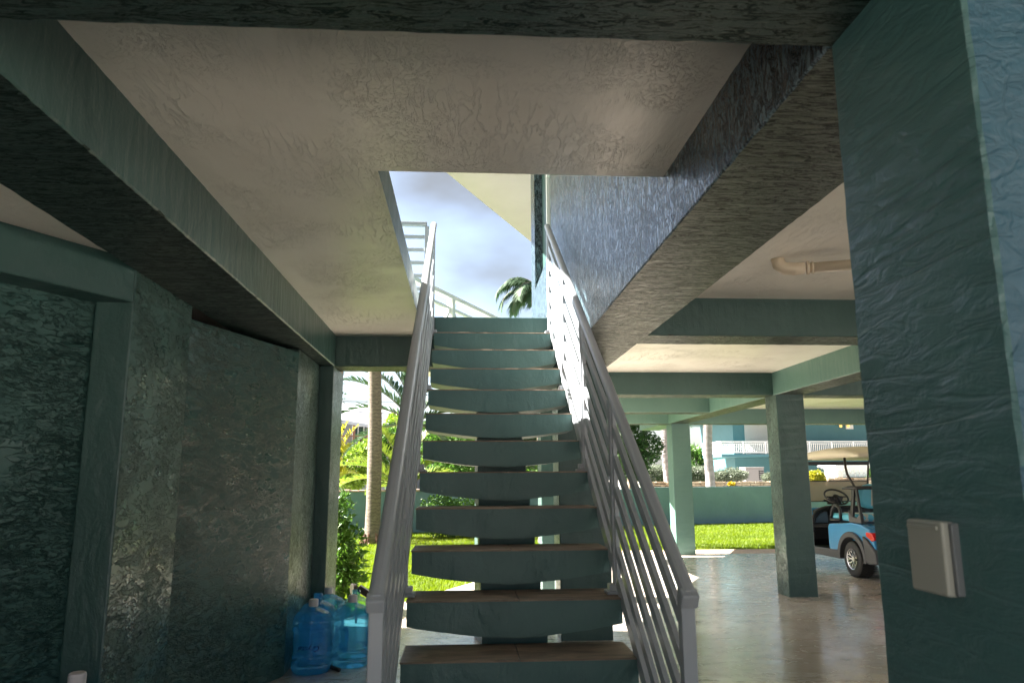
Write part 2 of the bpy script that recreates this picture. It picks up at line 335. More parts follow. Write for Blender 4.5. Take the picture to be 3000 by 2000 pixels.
# ------------------------------------------------------------------ mesh helpers
class MB:
    def __init__(s): s.v = []; s.f = []; s.mi = []
    def add(s, v, f, mi=0):
        n = len(s.v); s.v += [tuple(p) for p in v]; s.f += [tuple(i+n for i in q) for q in f]; s.mi += [mi]*len(f)
    def box(s, x0, x1, y0, y1, z0, z1, mi=0):
        s.add([(x0,y0,z0),(x1,y0,z0),(x1,y1,z0),(x0,y1,z0),(x0,y0,z1),(x1,y0,z1),(x1,y1,z1),(x0,y1,z1)],
              [(0,3,2,1),(4,5,6,7),(0,1,5,4),(1,2,6,5),(2,3,7,6),(3,0,4,7)], mi)
    def prism(s, pts, z0, z1, mi=0):      # footprint polygon, counter-clockwise
        n = len(pts)
        s.add([(x,y,z0) for x,y in pts]+[(x,y,z1) for x,y in pts],
              [tuple(range(n-1,-1,-1)), tuple(range(n,2*n))]+[(i,(i+1)%n,n+(i+1)%n,n+i) for i in range(n)], mi)
    def slab(s, pts, a0, a1, axis='x', mi=0):   # polygon in the (y,z) plane extruded along x, or (x,z) along y
        n = len(pts)
        if axis == 'x': v = [(a0,p,q) for p,q in pts]+[(a1,p,q) for p,q in pts]
        else: v = [(p,a0,q) for p,q in pts]+[(p,a1,q) for p,q in pts]
        s.add(v, [tuple(range(n)), tuple(range(2*n-1,n-1,-1))]+[(i,n+i,n+(i+1)%n,(i+1)%n) for i in range(n)], mi)
    def bar(s, p, q, wx, wz, up=(0,0,1), mi=0):  # rectangular bar from p to q
        p, q = Vector(p), Vector(q); d = (q-p).normalized(); u = Vector(up)
        a = d.cross(u).normalized()*wx/2; b = a.cross(d).normalized()*wz/2
        v = [p-a-b, p+a-b, p+a+b, p-a+b, q-a-b, q+a-b, q+a+b, q-a+b]
        s.add(v, [(0,3,2,1),(4,5,6,7),(0,1,5,4),(1,2,6,5),(2,3,7,6),(3,0,4,7)], mi)
    def tube(s, pts, r, n=8, mi=0, caps=True):
        pts = [Vector(p) for p in pts]; m = len(pts); rr = r if hasattr(r, '__len__') else [r]*m
        base = len(s.v); prev = None
        for i, p in enumerate(pts):
            d = (pts[min(i+1, m-1)]-pts[max(i-1, 0)]).normalized()
            if prev is None: a = d.orthogonal().normalized()
            else: a = (prev - d*prev.dot(d)).normalized()
            prev = a; b = d.cross(a)
            for k in range(n):
                t = 2*math.pi*k/n; s.v.append(tuple(p+(a*math.cos(t)+b*math.sin(t))*rr[i]))
        for i in range(m-1):
            for k in range(n):
                k2 = (k+1) % n
                s.f.append((base+i*n+k, base+i*n+k2, base+(i+1)*n+k2, base+(i+1)*n+k)); s.mi.append(mi)
        if caps:
            s.f.append(tuple(base+k for k in range(n-1,-1,-1))); s.f.append(tuple(base+(m-1)*n+k for k in range(n))); s.mi += [mi, mi]
    def lathe(s, prof, n=32, c=(0,0,0), mi=0, axis='z'):
        base = len(s.v); m = len(prof)
        for r, z in prof:
            for k in range(n):
                t = 2*math.pi*k/n; x, y = r*math.cos(t), r*math.sin(t)
                p = (x, y, z) if axis == 'z' else (z, x, y)
                s.v.append((c[0]+p[0], c[1]+p[1], c[2]+p[2]))
        for i in range(m-1):
            for k in range(n):
                k2 = (k+1) % n; s.f.append((base+i*n+k, base+i*n+k2, base+(i+1)*n+k2, base+(i+1)*n+k)); s.mi.append(mi)
    def build(s, name, mat, parent=None, smooth=False, bevel=0, loc=None, autosmooth=None, segs=2):
        me = bpy.data.meshes.new(name); me.from_pydata(s.v, [], s.f)
        mats = mat if isinstance(mat, (list, tuple)) else [mat]
        for m in mats: me.materials.append(m)
        if any(s.mi): me.polygons.foreach_set('material_index', s.mi)
        me.validate(); me.update()
        if smooth: me.polygons.foreach_set('use_smooth', [True]*len(me.polygons))
        o = bpy.data.objects.new(name, me); COL.objects.link(o)
        if parent: o.parent = parent
        if loc: o.location = loc
        if bevel:
            b = o.modifiers.new('bevel', 'BEVEL'); b.width = bevel; b.segments = segs; b.limit_method = 'ANGLE'; b.angle_limit = R(35)
        return o
def thing(name, label, cat, loc=(0,0,0), group=None, rz=0):
    o = bpy.data.objects.new(name, None); COL.objects.link(o); o.location = loc; o.rotation_euler = (0,0,rz)
    o['label'] = label; o['category'] = cat; o.empty_display_size = .2
    if group: o['group'] = group
    return o
def tag(o, label, cat, group=None):
    o['label'] = label; o['category'] = cat
    if group: o['group'] = group
    return o
def struct(o, kind='structure'): o['kind'] = kind; return o
def underside(o, mi=1):
    for p in o.data.polygons:
        if p.normal.z < -.8: p.material_index = mi
    return o

def rough_bar(x0, x1, y0, y1, z0, z1, axis, j=.0012, step=.035, ch=.006, seed=0):
    """long stuccoed member: chamfered section lofted along its axis with slightly ragged arrises"""
    rg = np.random.default_rng(seed+int(abs(x0*100+y0*10)))
    lo, hi = {'x': (x0, x1), 'y': (y0, y1), 'z': (z0, z1)}[axis]
    n = max(2, int((hi-lo)/step)+1)
    if axis == 'x': a0, a1, b0, b1 = y0, y1, z0, z1
    elif axis == 'y': a0, a1, b0, b1 = x0, x1, z0, z1
    else: a0, a1, b0, b1 = x0, x1, y0, y1
    sec = [(a0+ch,b0),(a1-ch,b0),(a1,b0+ch),(a1,b1-ch),(a1-ch,b1),(a0+ch,b1),(a0,b1-ch),(a0,b0+ch)]
    mb = MB(); v = []
    for i in range(n):
        t = lo+(hi-lo)*i/(n-1); jj = 0 if i in (0, n-1) else j
        for k in range(8):
            a, b = sec[k]; a += rg.uniform(-jj, jj); b += rg.uniform(-jj, jj)
            v.append({'x': (t,a,b), 'y': (a,t,b), 'z': (a,b,t)}[axis])
    f = []
    flip = axis != 'y'
    for i in range(n-1):
        for k in range(8):
            q = (i*8+k, i*8+(k+1)%8, (i+1)*8+(k+1)%8, (i+1)*8+k)
            f.append(q if flip else q[::-1])
    e0, e1 = tuple(range(7,-1,-1)), tuple((n-1)*8+k for k in range(8))
    f += [e0, e1] if flip else [e0[::-1], e1[::-1]]
    mb.add(v, f); return mb

# ------------------------------------------------------------------ ground, lawn, floor
g = MB(); g.add([(-900,-900,-.17),(900,-900,-.17),(900,900,-.17),(-900,900,-.17)], [(0,1,2,3)])
struct(g.build('ground', M['sand_ground']))
g = MB(); g.add([(11,-40,-.12),(60,-40,-.12),(60,12.9,-.12),(11,12.9,-.12)], [(0,1,2,3)])
struct(g.build('bounce_driveway', M['bounce_driveway']))  # pale unseen ground added to bounce sunlight up to the ceiling
g = MB(); g.add([(-40,-40,-.125),(10.99,-40,-.125),(10.99,12.9,-.125),(-40,6.8,-.125)], [(0,1,2,3)])
struct(g.build('road', M['road']))
g = MB(); g.prism([(-9,-9),(20,-9),(20,13.1),(1.78,13.1),(-1.4,6.9),(-9,6.9)], -.15, 0)
struct(g.build('floor', M['floor']))
g = MB(); g.prism([(1.80,13.1),(24,13.1),(24,13.95),(2.24,13.95)], -.14, -.006)
struct(g.build('path', M['paver']))
lawn_poly = [(-12,6.92),(-1.42,6.92),(2.2,13.98),(24,13.98),(24,24),(8,24),(-12,17.5)]
g = MB(); g.add([(x,y,-.03) for x,y in lawn_poly], [tuple(range(len(lawn_poly)))])
struct(g.build('lawn', M['lawn']))
# garden wall line, front face
WALL = [(-14,15.2),(-2.92,18.4),(4.78,20.9),(9.0,21.9),(26,23.6)]
def wall_y(x):
    for (a,b),(c,d) in zip(WALL, WALL[1:]):
        if a <= x <= c: return b+(d-b)*(x-a)/(c-a)
    return 20

def blades(name, n, region, hmin, hmax, wid):
    xs = rng.uniform(region[0], region[1], n*3); ys = rng.uniform(region[2], region[3], n*3)
    wy = np.interp(xs, [p[0] for p in WALL], [p[1] for p in WALL])
    edge = 6.92+(xs+1.42)*(13.98-6.92)/3.62
    ok = (ys < wy-.03) & np.where(xs < -1.42, ys > 6.93, np.where(xs < 2.2, ys > edge, ys > 13.97))
    # keep only what the openings can show: denser close by
    keep = rng.uniform(0, 1, len(xs)) < np.clip((11.0/np.maximum(ys, 6))**1.3, .25, 1)
    ok &= keep
    xs, ys = xs[ok][:n], ys[ok][:n]; n = len(xs)
    h = rng.uniform(hmin, hmax, n); a = rng.uniform(0, 2*math.pi, n); l = rng.uniform(.01, .045, n); la = rng.uniform(0, 2*math.pi, n)
    wd = wid*(ys/9)**.6
    dx, dy = np.cos(a)*wd/2, np.sin(a)*wd/2; z0 = np.full(n, -.03)
    V = np.empty((n, 5, 3))
    V[:,0] = np.stack([xs-dx, ys-dy, z0], 1); V[:,1] = np.stack([xs+dx, ys+dy, z0], 1)
    mx_, my_ = xs+np.cos(la)*l*.35, ys+np.sin(la)*l*.35
    V[:,2] = np.stack([mx_+dx*.8, my_+dy*.8, z0+h*.6], 1); V[:,3] = np.stack([mx_-dx*.8, my_-dy*.8, z0+h*.6], 1)
    V[:,4] = np.stack([xs+np.cos(la)*l, ys+np.sin(la)*l, z0+h], 1)
    me = bpy.data.meshes.new(name)
    me.vertices.add(n*5); me.vertices.foreach_set('co', V.ravel())
    me.loops.add(n*7); me.polygons.add(n*2)
    b = (np.arange(n)*5)[:, None]
    lv = np.concatenate([b+np.array([[0,1,2,3]]), b+np.array([[3,2,4]])], 1).ravel()
    me.loops.foreach_set('vertex_index', lv.astype(np.int32))
    ls = np.stack([np.arange(n)*7, np.arange(n)*7+4], 1).ravel(); me.polygons.foreach_set('loop_start', ls.astype(np.int32))
    me.materials.append(M['grass']); me.update(); me.validate()
    o = bpy.data.objects.new(name, me); COL.objects.link(o); return o
gr = blades('grass', 330000, (-5.2, 13, 6.9, 22.6), .035, .075, .0075); gr['kind'] = 'stuff'

# ------------------------------------------------------------------ the house over the carport
ZB, ZC, ZT = 2.2272, 2.49, 2.662
XA, XA2, XM, XM2, X2 = -1.084, -1.495, .802, 1.23, 3.58
house = thing('beach_house', 'dark teal stuccoed raised house whose beams and columns span the shaded carport', 'house')
two = [M['teal_soft'], M['teal_drag']]
def beam(x0, x1, y0, y1, axis, mats=two, z0=ZB, z1=ZC+.02, label=None):
    o = underside(rough_bar(x0, x1, y0, y1, z0, z1, axis).build('beam', mats, house))
    if label: o['label'] = label
    return o
beam(XA2, XA, -1.3, 6.30, 'y', [M['teal_soft'], M['teal_drag_shaded']], label='long teal beam left of the stairs')
beam(XM, XM2, 1.466, 6.62, 'y', [M['wall_fleck'], M['teal_drag']], z1=5.19, label='long teal beam and flecked wall right of the stairs')
beam(XM, XM2, 6.621, 12.9, 'y')
beam(XM, XM2, -1.3, 1.04, 'y')
beam(XA, XM+.01, 1.04, 1.4655, 'x', [M['teal_soft'], M['teal_drag_shaded']], z0=ZB+.001, label='near cross beam overhead')
beam(XA2, XM, 6.30, 6.622, 'x', z0=ZB+.003)
beam(XM2, X2+.01, 4.834, 5.16, 'x', z0=ZB+.003)
beam(X2+.32, 12, 4.834, 5.16, 'x', z0=ZB+.003)
beam(XM2, X2+.01, 8.39, 8.72, 'x', z0=ZB+.003)
beam(X2+.32, 12, 8.39, 8.72, 'x', z0=ZB+.003)
beam(XM2, X2+.01, 10.66, 10.99, 'x', [M['teal_pale'], M['teal_drag']], z0=ZB+.003)
beam(X2, X2+.33, -1.3, 12.9, 'y', [M['teal_pale'], M['teal_drag']])
beam(1.2, 14, 12.90, 13.22, 'x', [M['teal_pale'], M['teal_drag']], z0=ZB+.003)
beam(3.50, 3.90, 13.221, 14.7, 'y', [M['teal_pale'], M['teal_pale']], z0=2.225, z1=2.485)
beam(8.2, 8.53, -1.3, 12.9, 'y')
def column(x0, x1, y0, y1, mats, z1=ZB+.004, label=None):
    o = rough_bar(x0, x1, y0, y1, -.002, z1, 'z').build('column', mats, house)
    for p in o.data.polygons:
        if p.normal.x < -.8 and len(o.data.materials) > 1: p.material_index = 1
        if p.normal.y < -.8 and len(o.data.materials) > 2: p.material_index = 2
    if label: o['label'] = label
    return o
column(.81, 1.24, 1.045, 1.4655, [M['teal_wave'], M['teal_wave'], M['skylit_wave']], ZC+.01, 'large near column with brushed teal stucco at the right edge')
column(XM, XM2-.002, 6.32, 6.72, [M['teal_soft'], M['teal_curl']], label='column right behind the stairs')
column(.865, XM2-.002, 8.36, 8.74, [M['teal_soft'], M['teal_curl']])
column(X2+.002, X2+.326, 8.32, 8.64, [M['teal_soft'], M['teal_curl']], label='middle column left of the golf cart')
column(X2+.06, X2+.39, 12.92, 13.24, [M['teal_pale'], M['teal_pale']], label='far pale column at the lawn')
column(8.21, 8.52, 8.4, 8.7, [M['teal_soft']]); column(8.21, 8.52, 12.92, 13.24, [M['teal_soft']])
column(8.21, 8.52, 4.84, 5.15, [M['teal_soft']]); column(X2+.002, X2+.326, 1.1, 1.43, [M['teal_soft']])
column(-1.49, -1.09, -1.3, -.9, [M['teal_soft']])
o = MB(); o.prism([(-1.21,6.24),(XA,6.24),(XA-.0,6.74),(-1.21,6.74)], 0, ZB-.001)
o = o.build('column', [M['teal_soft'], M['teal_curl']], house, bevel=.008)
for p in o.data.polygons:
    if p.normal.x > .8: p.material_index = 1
# stair pier behind the spine
pr = MB(); pr.prism([(.162,6.22),(.50,6.22),(.50,6.55),(.10,6.55)], 0, ZB+.001)
o = pr.build('column', [M['teal_soft'], M['teal_curl']], house, bevel=.008)
for p in o.data.polygons:
    if p.normal.x < -.8: p.material_index = 1
# faceted wall of the ground-floor room on the left
def wallseg(pts, z0, z1, mat, name='wall', label=None):
    m = MB(); m.prism(pts, z0, z1); o = m.build(name, mat, house, bevel=.008)
    if label: o['label'] = label
    return o
pl_ = [M['teal_soft'], M['teal_knock']]
wallseg([(-1.66,3.386),(-1.49,3.386),(-1.50,4.13),(-1.66,4.13)], 0, 2.279, pl_, 'pilaster', 'glossy pilaster left of the wall panel')
for p in house.children[-1].data.polygons if house.children[-1].type == 'MESH' else []:
    if p.normal.x > .5: p.material_index = 1
wallseg([(-1.60,4.13),(-1.1875,5.405),(-1.40,5.47),(-1.80,4.2)], 0, ZB-.03, M['teal_knock'], 'wall', 'torn stucco wall panel beside the water bottles')
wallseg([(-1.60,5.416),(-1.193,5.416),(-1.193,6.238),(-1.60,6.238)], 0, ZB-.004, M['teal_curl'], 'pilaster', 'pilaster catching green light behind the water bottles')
wallseg([(-3.30,.329),(-1.492,3.383),(-1.664,3.485),(-3.472,.431)], 2.08, 2.279, M['teal_soft'], 'lintel', 'dark slanting lintel at the left edge')
wallseg([(-3.44,.404),(-1.632,3.458),(-1.80,3.557),(-3.61,.50)], 0, 2.278, M['teal_knock'], 'wall', 'dark recessed wall at the left edge')
m = MB(); m.prism([(-6.2,-1.39),(-1.496,-1.39),(-1.496,6.29),(-6.2,6.29)], 2.28, ZC+.002); m.build('ceiling', M['ceiling'], house)['label'] = 'lower ceiling in the left bay'
wallseg([(-6.0,-1.38),(-2.6,-1.38),(-2.6,-1.2),(-6.0,-1.2)], 0, 2.277, M['teal_soft'])  # added out of view behind the camera to darken the left bay
wallseg([(-1.95,6.0),(-1.62,6.0),(-1.62,6.2),(-1.95,6.2)], 0, ZC-.005, M['teal_soft'])
wallseg([(-6.0,6.25),(-1.22,6.25),(-1.22,6.5),(-6.0,6.5)], 0, ZC-.005, M['teal_soft'])
wallseg([(-6.0,6.501),(-1.95,6.501),(-1.95,7.25),(-6.0,7.25)], 0, ZC-.006, M['teal_soft'])  # unseen room extension added to keep sun off the floor by the stairs
wallseg([(-6.2,-3),(-6.01,-3),(-6.01,6.5),(-6.2,6.5)], 0, ZC-.005, M['teal_soft'])

# ceiling slab with the stairwell opening (pieces butt end to end)
def ceil_piece(pts, name='ceiling', mats=None, z0=ZC, z1=ZT, label=None):
    m = MB(); m.prism(pts, z0, z1)
    o = m.build(name, mats or [M['teal_soft'], M['ceiling']], house)
    underside(o)
    for p in o.data.polygons:
        if abs(p.normal.z) < .5 and mats is None: p.material_index = 0
    if label: o['label'] = label
    return o
OPN = 2.81
ceil_piece([(-6.2,-1.4),(XM+.2,-1.4),(XM+.2,OPN),(-6.2,OPN)], label='warm white textured ceiling before the stairwell')
ceil_piece([(-6.2,OPN),(-.345,OPN),(-.345,6.30),(-6.2,6.30)], label='warm white textured ceiling left of the stairwell')
ceil_piece([(XM+.2,-1.4),(9.6,-1.4),(9.6,12.9),(XM+.2,12.9)], label='warm white ceiling over the parking bays')
# deck beyond the stairs, its edge running on the diagonal
def dk(Y, off=0): return -.58+.49*(Y-8.5)+off
ceil_piece([(dk(6.30),6.30),(XM+.2,6.30),(XM+.2,dk_ := 6.62+4.6),(dk(dk_),dk_)], 'deck') if False else None
ceil_piece([(-1.66,6.30),(XM+.2,6.30),(XM+.2,11.72)], 'deck')
ceil_piece([(1.0,12.9),(9.6,12.9),(9.6,14.7),(2.46,14.7),(1.58,12.9)], 'deck')
# upper storey wall beside the stairwell, with its window opening
up = [M['wall_fleck']]
def upw(y0, y1, z0, z1, name='upper_wall', x0=XM+.0015, x1=XM+.2, mats=None, label=None):
    m = MB(); m.box(x0, x1, y0, y1, z0, z1); o = m.build(name, mats or M['wall_fleck'], house)
    if label: o['label'] = label
    return o
upw(6.62, 8.18, ZC+.021, 3.40); upw(6.62, 8.18, 4.95, 5.2); upw(8.18, 8.62, ZC+.021, 5.2)
m = MB(); m.box(XM+.2, XM+1.6, 8.35, 8.62, ZT, 5.2); m.build('upper_wall', M['wall_fleck'], house)
wf = MB()
for a in (6.64, 7.34): wf.box(XM+.05, XM+.12, a, a+.07, 3.42, 4.93)
wf.box(XM+.05, XM+.12, 6.71, 7.34, 3.42, 3.49); wf.box(XM+.05, XM+.12, 6.71, 7.34, 4.86, 4.93); wf.box(XM+.05, XM+.12, 6.71, 7.34, 4.40, 4.45)
win = wf.build('window', M['white'], house)
wg = MB(); wg.box(XM+.08, XM+.09, 6.70, 7.35, 3.48, 4.87); wg.build('pane', M['window_glass'], win)
wg = MB(); wg.box(XM+.09, XM+.14, 7.42, 8.175, 3.405, 4.945); wg.build('shutter', M['teal_soft'], house)
sf = MB()
sf.prism([(-6.5,-3.6),(9,-3.6),(9,13.5),(1.86,13.5),(-6.5,-3.6+.0)], 5.2, 5.32)
def rf(Y): return -.247+.4826*(Y-9.139)
sf = MB(); sf.prism([(-5.6,-1.6),(9.6,-1.6),(9.6,15.2),(rf(15.2),15.2),(rf(5.5),5.5),(-3.6,5.0),(-5.6,4.2)], 5.2, 5.36)  # left side widened out of view to shade the lower stair railing
sf.build('roof_soffit', [M['soffit']], house)
# outlet box and drain pipe
bx = thing('outlet_cover', 'beige weatherproof outlet cover screwed to the large near column', 'outlet cover', (.81,1.26,1.155))
m = MB(); m.box(-.0225, .001, -.045, .055, -.06, .06); m.build('cover', M['outlet'], bx, bevel=.004)
m = MB(); m.box(-.012, .002, -.055, -.0455, -.058, .058); m.build('hinge', M['outlet_hinge'], bx, bevel=.002)
m = MB(); m.box(-.027, -.0225, -.036, .047, .046, .052); m.build('lid_lip', M['outlet'], bx, bevel=.001)
pp = thing('drain_pipe', 'cream plastic drain pipe elbowing out of the carport ceiling', 'pipe', (0,0,0))
P0, P1 = Vector((1.80,3.90,ZC-.062)), Vector((3.3,3.40,ZC-.062))
d = (P1-P0).normalized()
m = MB(); m.tube([P0+d*.10, P1], .029, 20); m.build('pipe', M['pvc'], pp, smooth=True)
m = MB(); m.tube([P0+Vector((-.055,.018,.08)), P0+Vector((-.045,.015,.03)), P0+Vector((-.02,.006,.006)), P0+d*.03, P0+d*.085], [.036,.037,.036,.035,.034], 20); m.build('elbow', M['pvc'], pp, smooth=True)
m = MB(); m.tube([P0+d*.095, P0+d*.108], .038, 20); m.tube([P0+d*.122, P0+d*.130], .035, 20); m.build('collar', M['pvc'], pp, smooth=False)

# ------------------------------------------------------------------ staircase
RZ, GO, Y0 = .19, .2817, 3.1806
SL, SR = -.2444, .7173
st = thing('staircase', 'open teal staircase with brown tiled treads rising through the ceiling opening', 'staircase', (0,0,0))
for i in range(-2, 11):
    z, y = .57+RZ*i, Y0+GO*i
    m = MB(); n = 20; d = .315
    top = []; 
    for k in range(n+1):
        t = k/n; x = SL+(SR-SL)*t; sag = .108+.052*(1-abs(2*t-1)**1.7) + random.uniform(-.0012, .0012)
        top.append((x, sag))
    v = []
    for x, s_ in top: v += [(x,y,z-.007), (x,y,z-s_), (x,y+d,z-s_), (x,y+d,z-.007)]
    f = [(0,1,2,3)]
    for k in range(n):
        a, b = k*4, (k+1)*4
        for q in range(4): f.append((a+q, b+q, b+(q+1)%4, a+(q+1)%4))
    f.append((n*4+3, n*4+2, n*4+1, n*4))
    m.add(v, f); t = m.build('tread', M['tread_paint'], st)
    tl = MB(); mid = (SL+SR)/2+random.uniform(-.02,.02)
    tl.box(SL-.004, mid-.0015, y-.002, y+d, z-.0068, z); tl.box(mid+.0015, SR+.004, y-.002, y+d, z-.0068, z)
    tl.build('tile', M['tile'], t, bevel=.0015, segs=1)
z, y = .57+RZ*11, Y0+GO*11
m = MB(); m.box(SL, SR, y, 6.298, z-.17, z-.002); m.build('top_riser', M['tread_paint'], st, bevel=.004)
# spine beam with stepped top
sp = []
for i in range(-3, 11):
    zz, yy = .57+RZ*i, Y0+GO*i
    sp += [(yy+.055 if i > -3 else yy+.1, max(zz-.145, 0)), (yy+.31, max(zz-.145, 0))]
und = [(6.28, 2.33), (6.28, 1.95), (Y0-GO*2+.35, -.0)]
pts = sp+und
# remove duplicates
cl = [pts[0]]
for p_ in pts[1:]:
    if (p_[0]-cl[-1][0])**2+(p_[1]-cl[-1][1])**2 > 1e-6: cl.append(p_)
ssp = MB()
for i in range(-2, 11):
    zz, yy = .57+RZ*i, Y0+GO*i
    lo = max(zz-RZ-.30, -.001)
    ssp.slab([(yy+.09, lo+.0), (yy+.09+GO-.0005, min(lo+RZ, zz-.16)), (yy+.09+GO-.0005, zz-.15), (yy+.09, zz-.15)], .09, .388, 'x')
ssp.build('spine_beam', M['tread_paint'], st)

def rail_z(Y, h=.87): return .57-Y0*RZ/GO+h+Y*RZ/GO
SLP = RZ/GO
def stair_rail(X, label, inner):
    t = thing('stair_railing', label, 'railing', (X, 2.48, 0), 'metal railings either side of the stairs')
    def b(mb, name, mat=M['rail'], **k):
        o = mb.build(name, mat, t, **k); o.location = (-X, -2.48, 0); return o
    Ys = [2.48, 3.60, 4.445, 5.29, 6.14]
    d = Vector((0, 1, SLP)).normalized()
    # handrail: rounded cap section
    y0, y1 = 2.44, 6.22
    m = MB(); sec = [(-.023,-.018),(.023,-.018),(.025,-.002),(.019,.011),(.008,.015),(-.008,.015),(-.019,.011),(-.025,-.002)]
    nrm = Vector((0, -d.z, d.y)); vv = []
    for Y in (y0, y1):
        c = Vector((X, Y, rail_z(Y)-.016))
        for a, q in sec: vv.append(c+Vector((a,0,0))+nrm*q)
    m.add(vv, [tuple((k, (k+1)%8, 8+(k+1)%8, 8+k)) for k in range(8)]+[tuple(range(7,-1,-1)), tuple(range(8,16))])
    b(m, 'handrail', bevel=.003)
    m = MB(); c = Vector((X, y0, rail_z(y0)-.03)); m.bar(c-d*.012+Vector((0,0,-.004)), c+d*.03+Vector((0,0,-.004)), .058, .050, up=nrm)
    b(m, 'end_cap', bevel=.006)
    for k, Y in enumerate(Ys):
        base = 0 if k == 0 else (.57+RZ*(1+3*(k-1)) if k < 5 else 0)
        wdt = .046 if k == 0 else .034
        m = MB(); m.box(X-wdt/2, X+wdt/2, Y-wdt/2, Y+wdt/2, base+.001, rail_z(Y)-.05)
        b(m, 'post', bevel=.004)
        if k:
            s = MB(); ix = X-inner*.012
            s.box(ix-.042, ix+.042, Y-.045, Y+.045, base+.001, base+.016); s.box(ix-.028, ix+.028, Y-.030, Y+.030, base+.016, base+.045)
            b(s, 'post_shoe', bevel=.004)
    # framed slat panels between the posts
    for k in range(4):
        a, c = Ys[k]+.050, Ys[k+1]-.045
        for yy in (a, c):
            m = MB(); m.box(X-.010, X+.010, yy-.012, yy+.012, rail_z(yy)-.90, rail_z(yy)-.052); b(m, 'stile', bevel=.002)
        for q in range(1, 7):
            h = .14*q+.03; wz = .046 if q < 6 else .066
            m = MB(); m.bar((X, a+.012, rail_z(a+.012)-h), (X, c-.012, rail_z(c-.012)-h), .020, wz, up=(0,0,1)); b(m, 'slat' if q < 6 else 'bottom_rail', bevel=.002)
    return t
stair_rail(-.268, 'grey slatted metal railing along the left side of the stairs', -1)
stair_rail(.722, 'grey slatted metal railing along the right side of the stairs', 1)
# landing railing running left
def flat_rail(p, q, ztop, zbase, label, nsl, posts, brace=False, group=None, sp_=.118):
    p, q = Vector(p+(0,)), Vector(q+(0,)); L_ = (q-p).length; d = (q-p)/L_
    t = thing('deck_railing', label, 'railing', (p.x, p.y, zbase), group)
    def b(mb, name, **k):
        o = mb.build(name, M['white'] if brace else M['rail'], t, **k); o.location = (-p.x, -p.y, -zbase); return o
    Z = Vector((0,0,1))
    m = MB(); m.bar(p+Z*(ztop-.02), q+Z*(ztop-.02), .055+.03*brace, .036+.02*brace); b(m, 'handrail', bevel=.006)
    for k in range(posts+1):
        c = p+d*(L_*k/posts); wd = .085 if brace else .036
        m = MB(); m.bar(c+Z*(zbase+.001), c+Z*(ztop-.04), wd, wd, up=d); b(m, 'post', bevel=.003)
        if k < posts:
            e = p+d*(L_*(k+1)/posts)
            if not brace:
                for s_ in range(1, nsl+1):
                    m = MB(); m.bar(c+d*.02+Z*(ztop-.02-sp_*s_), e-d*.02+Z*(ztop-.02-sp_*s_), .016, .034); b(m, 'slat', bevel=.002)
            else:
                zz = (ztop-.17, zbase+.1)
                for z_ in zz:
                    m = MB(); m.bar(c+d*.03+Z*z_, e-d*.03+Z*z_, .036, .036); b(m, 'slat', bevel=.002)
                mid = (c+e)/2; zm = (zz[0]+zz[1])/2
                m = MB()
                for (a1, za), (b1, zb_) in (((c+d*.05, zz[0]-.02), (c+d*.30, zm)), ((c+d*.30, zm), (c+d*.05, zz[1]+.02)), ((e-d*.05, zz[0]-.02), (e-d*.30, zm)), ((e-d*.30, zm), (e-d*.05, zz[1]+.02)), ((c+d*.30, zm), (e-d*.30, zm))):
                    m.bar(a1+Z*za, b1+Z*zb_, .036, .036)
                b(m, 'brace')
    return t
flat_rail((-.335,6.36), (-1.75,6.36), 3.535, ZT, 'grey slatted railing on the landing left of the stair top', 6, 1)
flat_rail((dk(6.9),6.9), (dk(13.0)-.0,13.0), 3.60, ZT, 'white cross-braced railing along the diagonal deck edge above the stairs', 2, 5, brace=True)

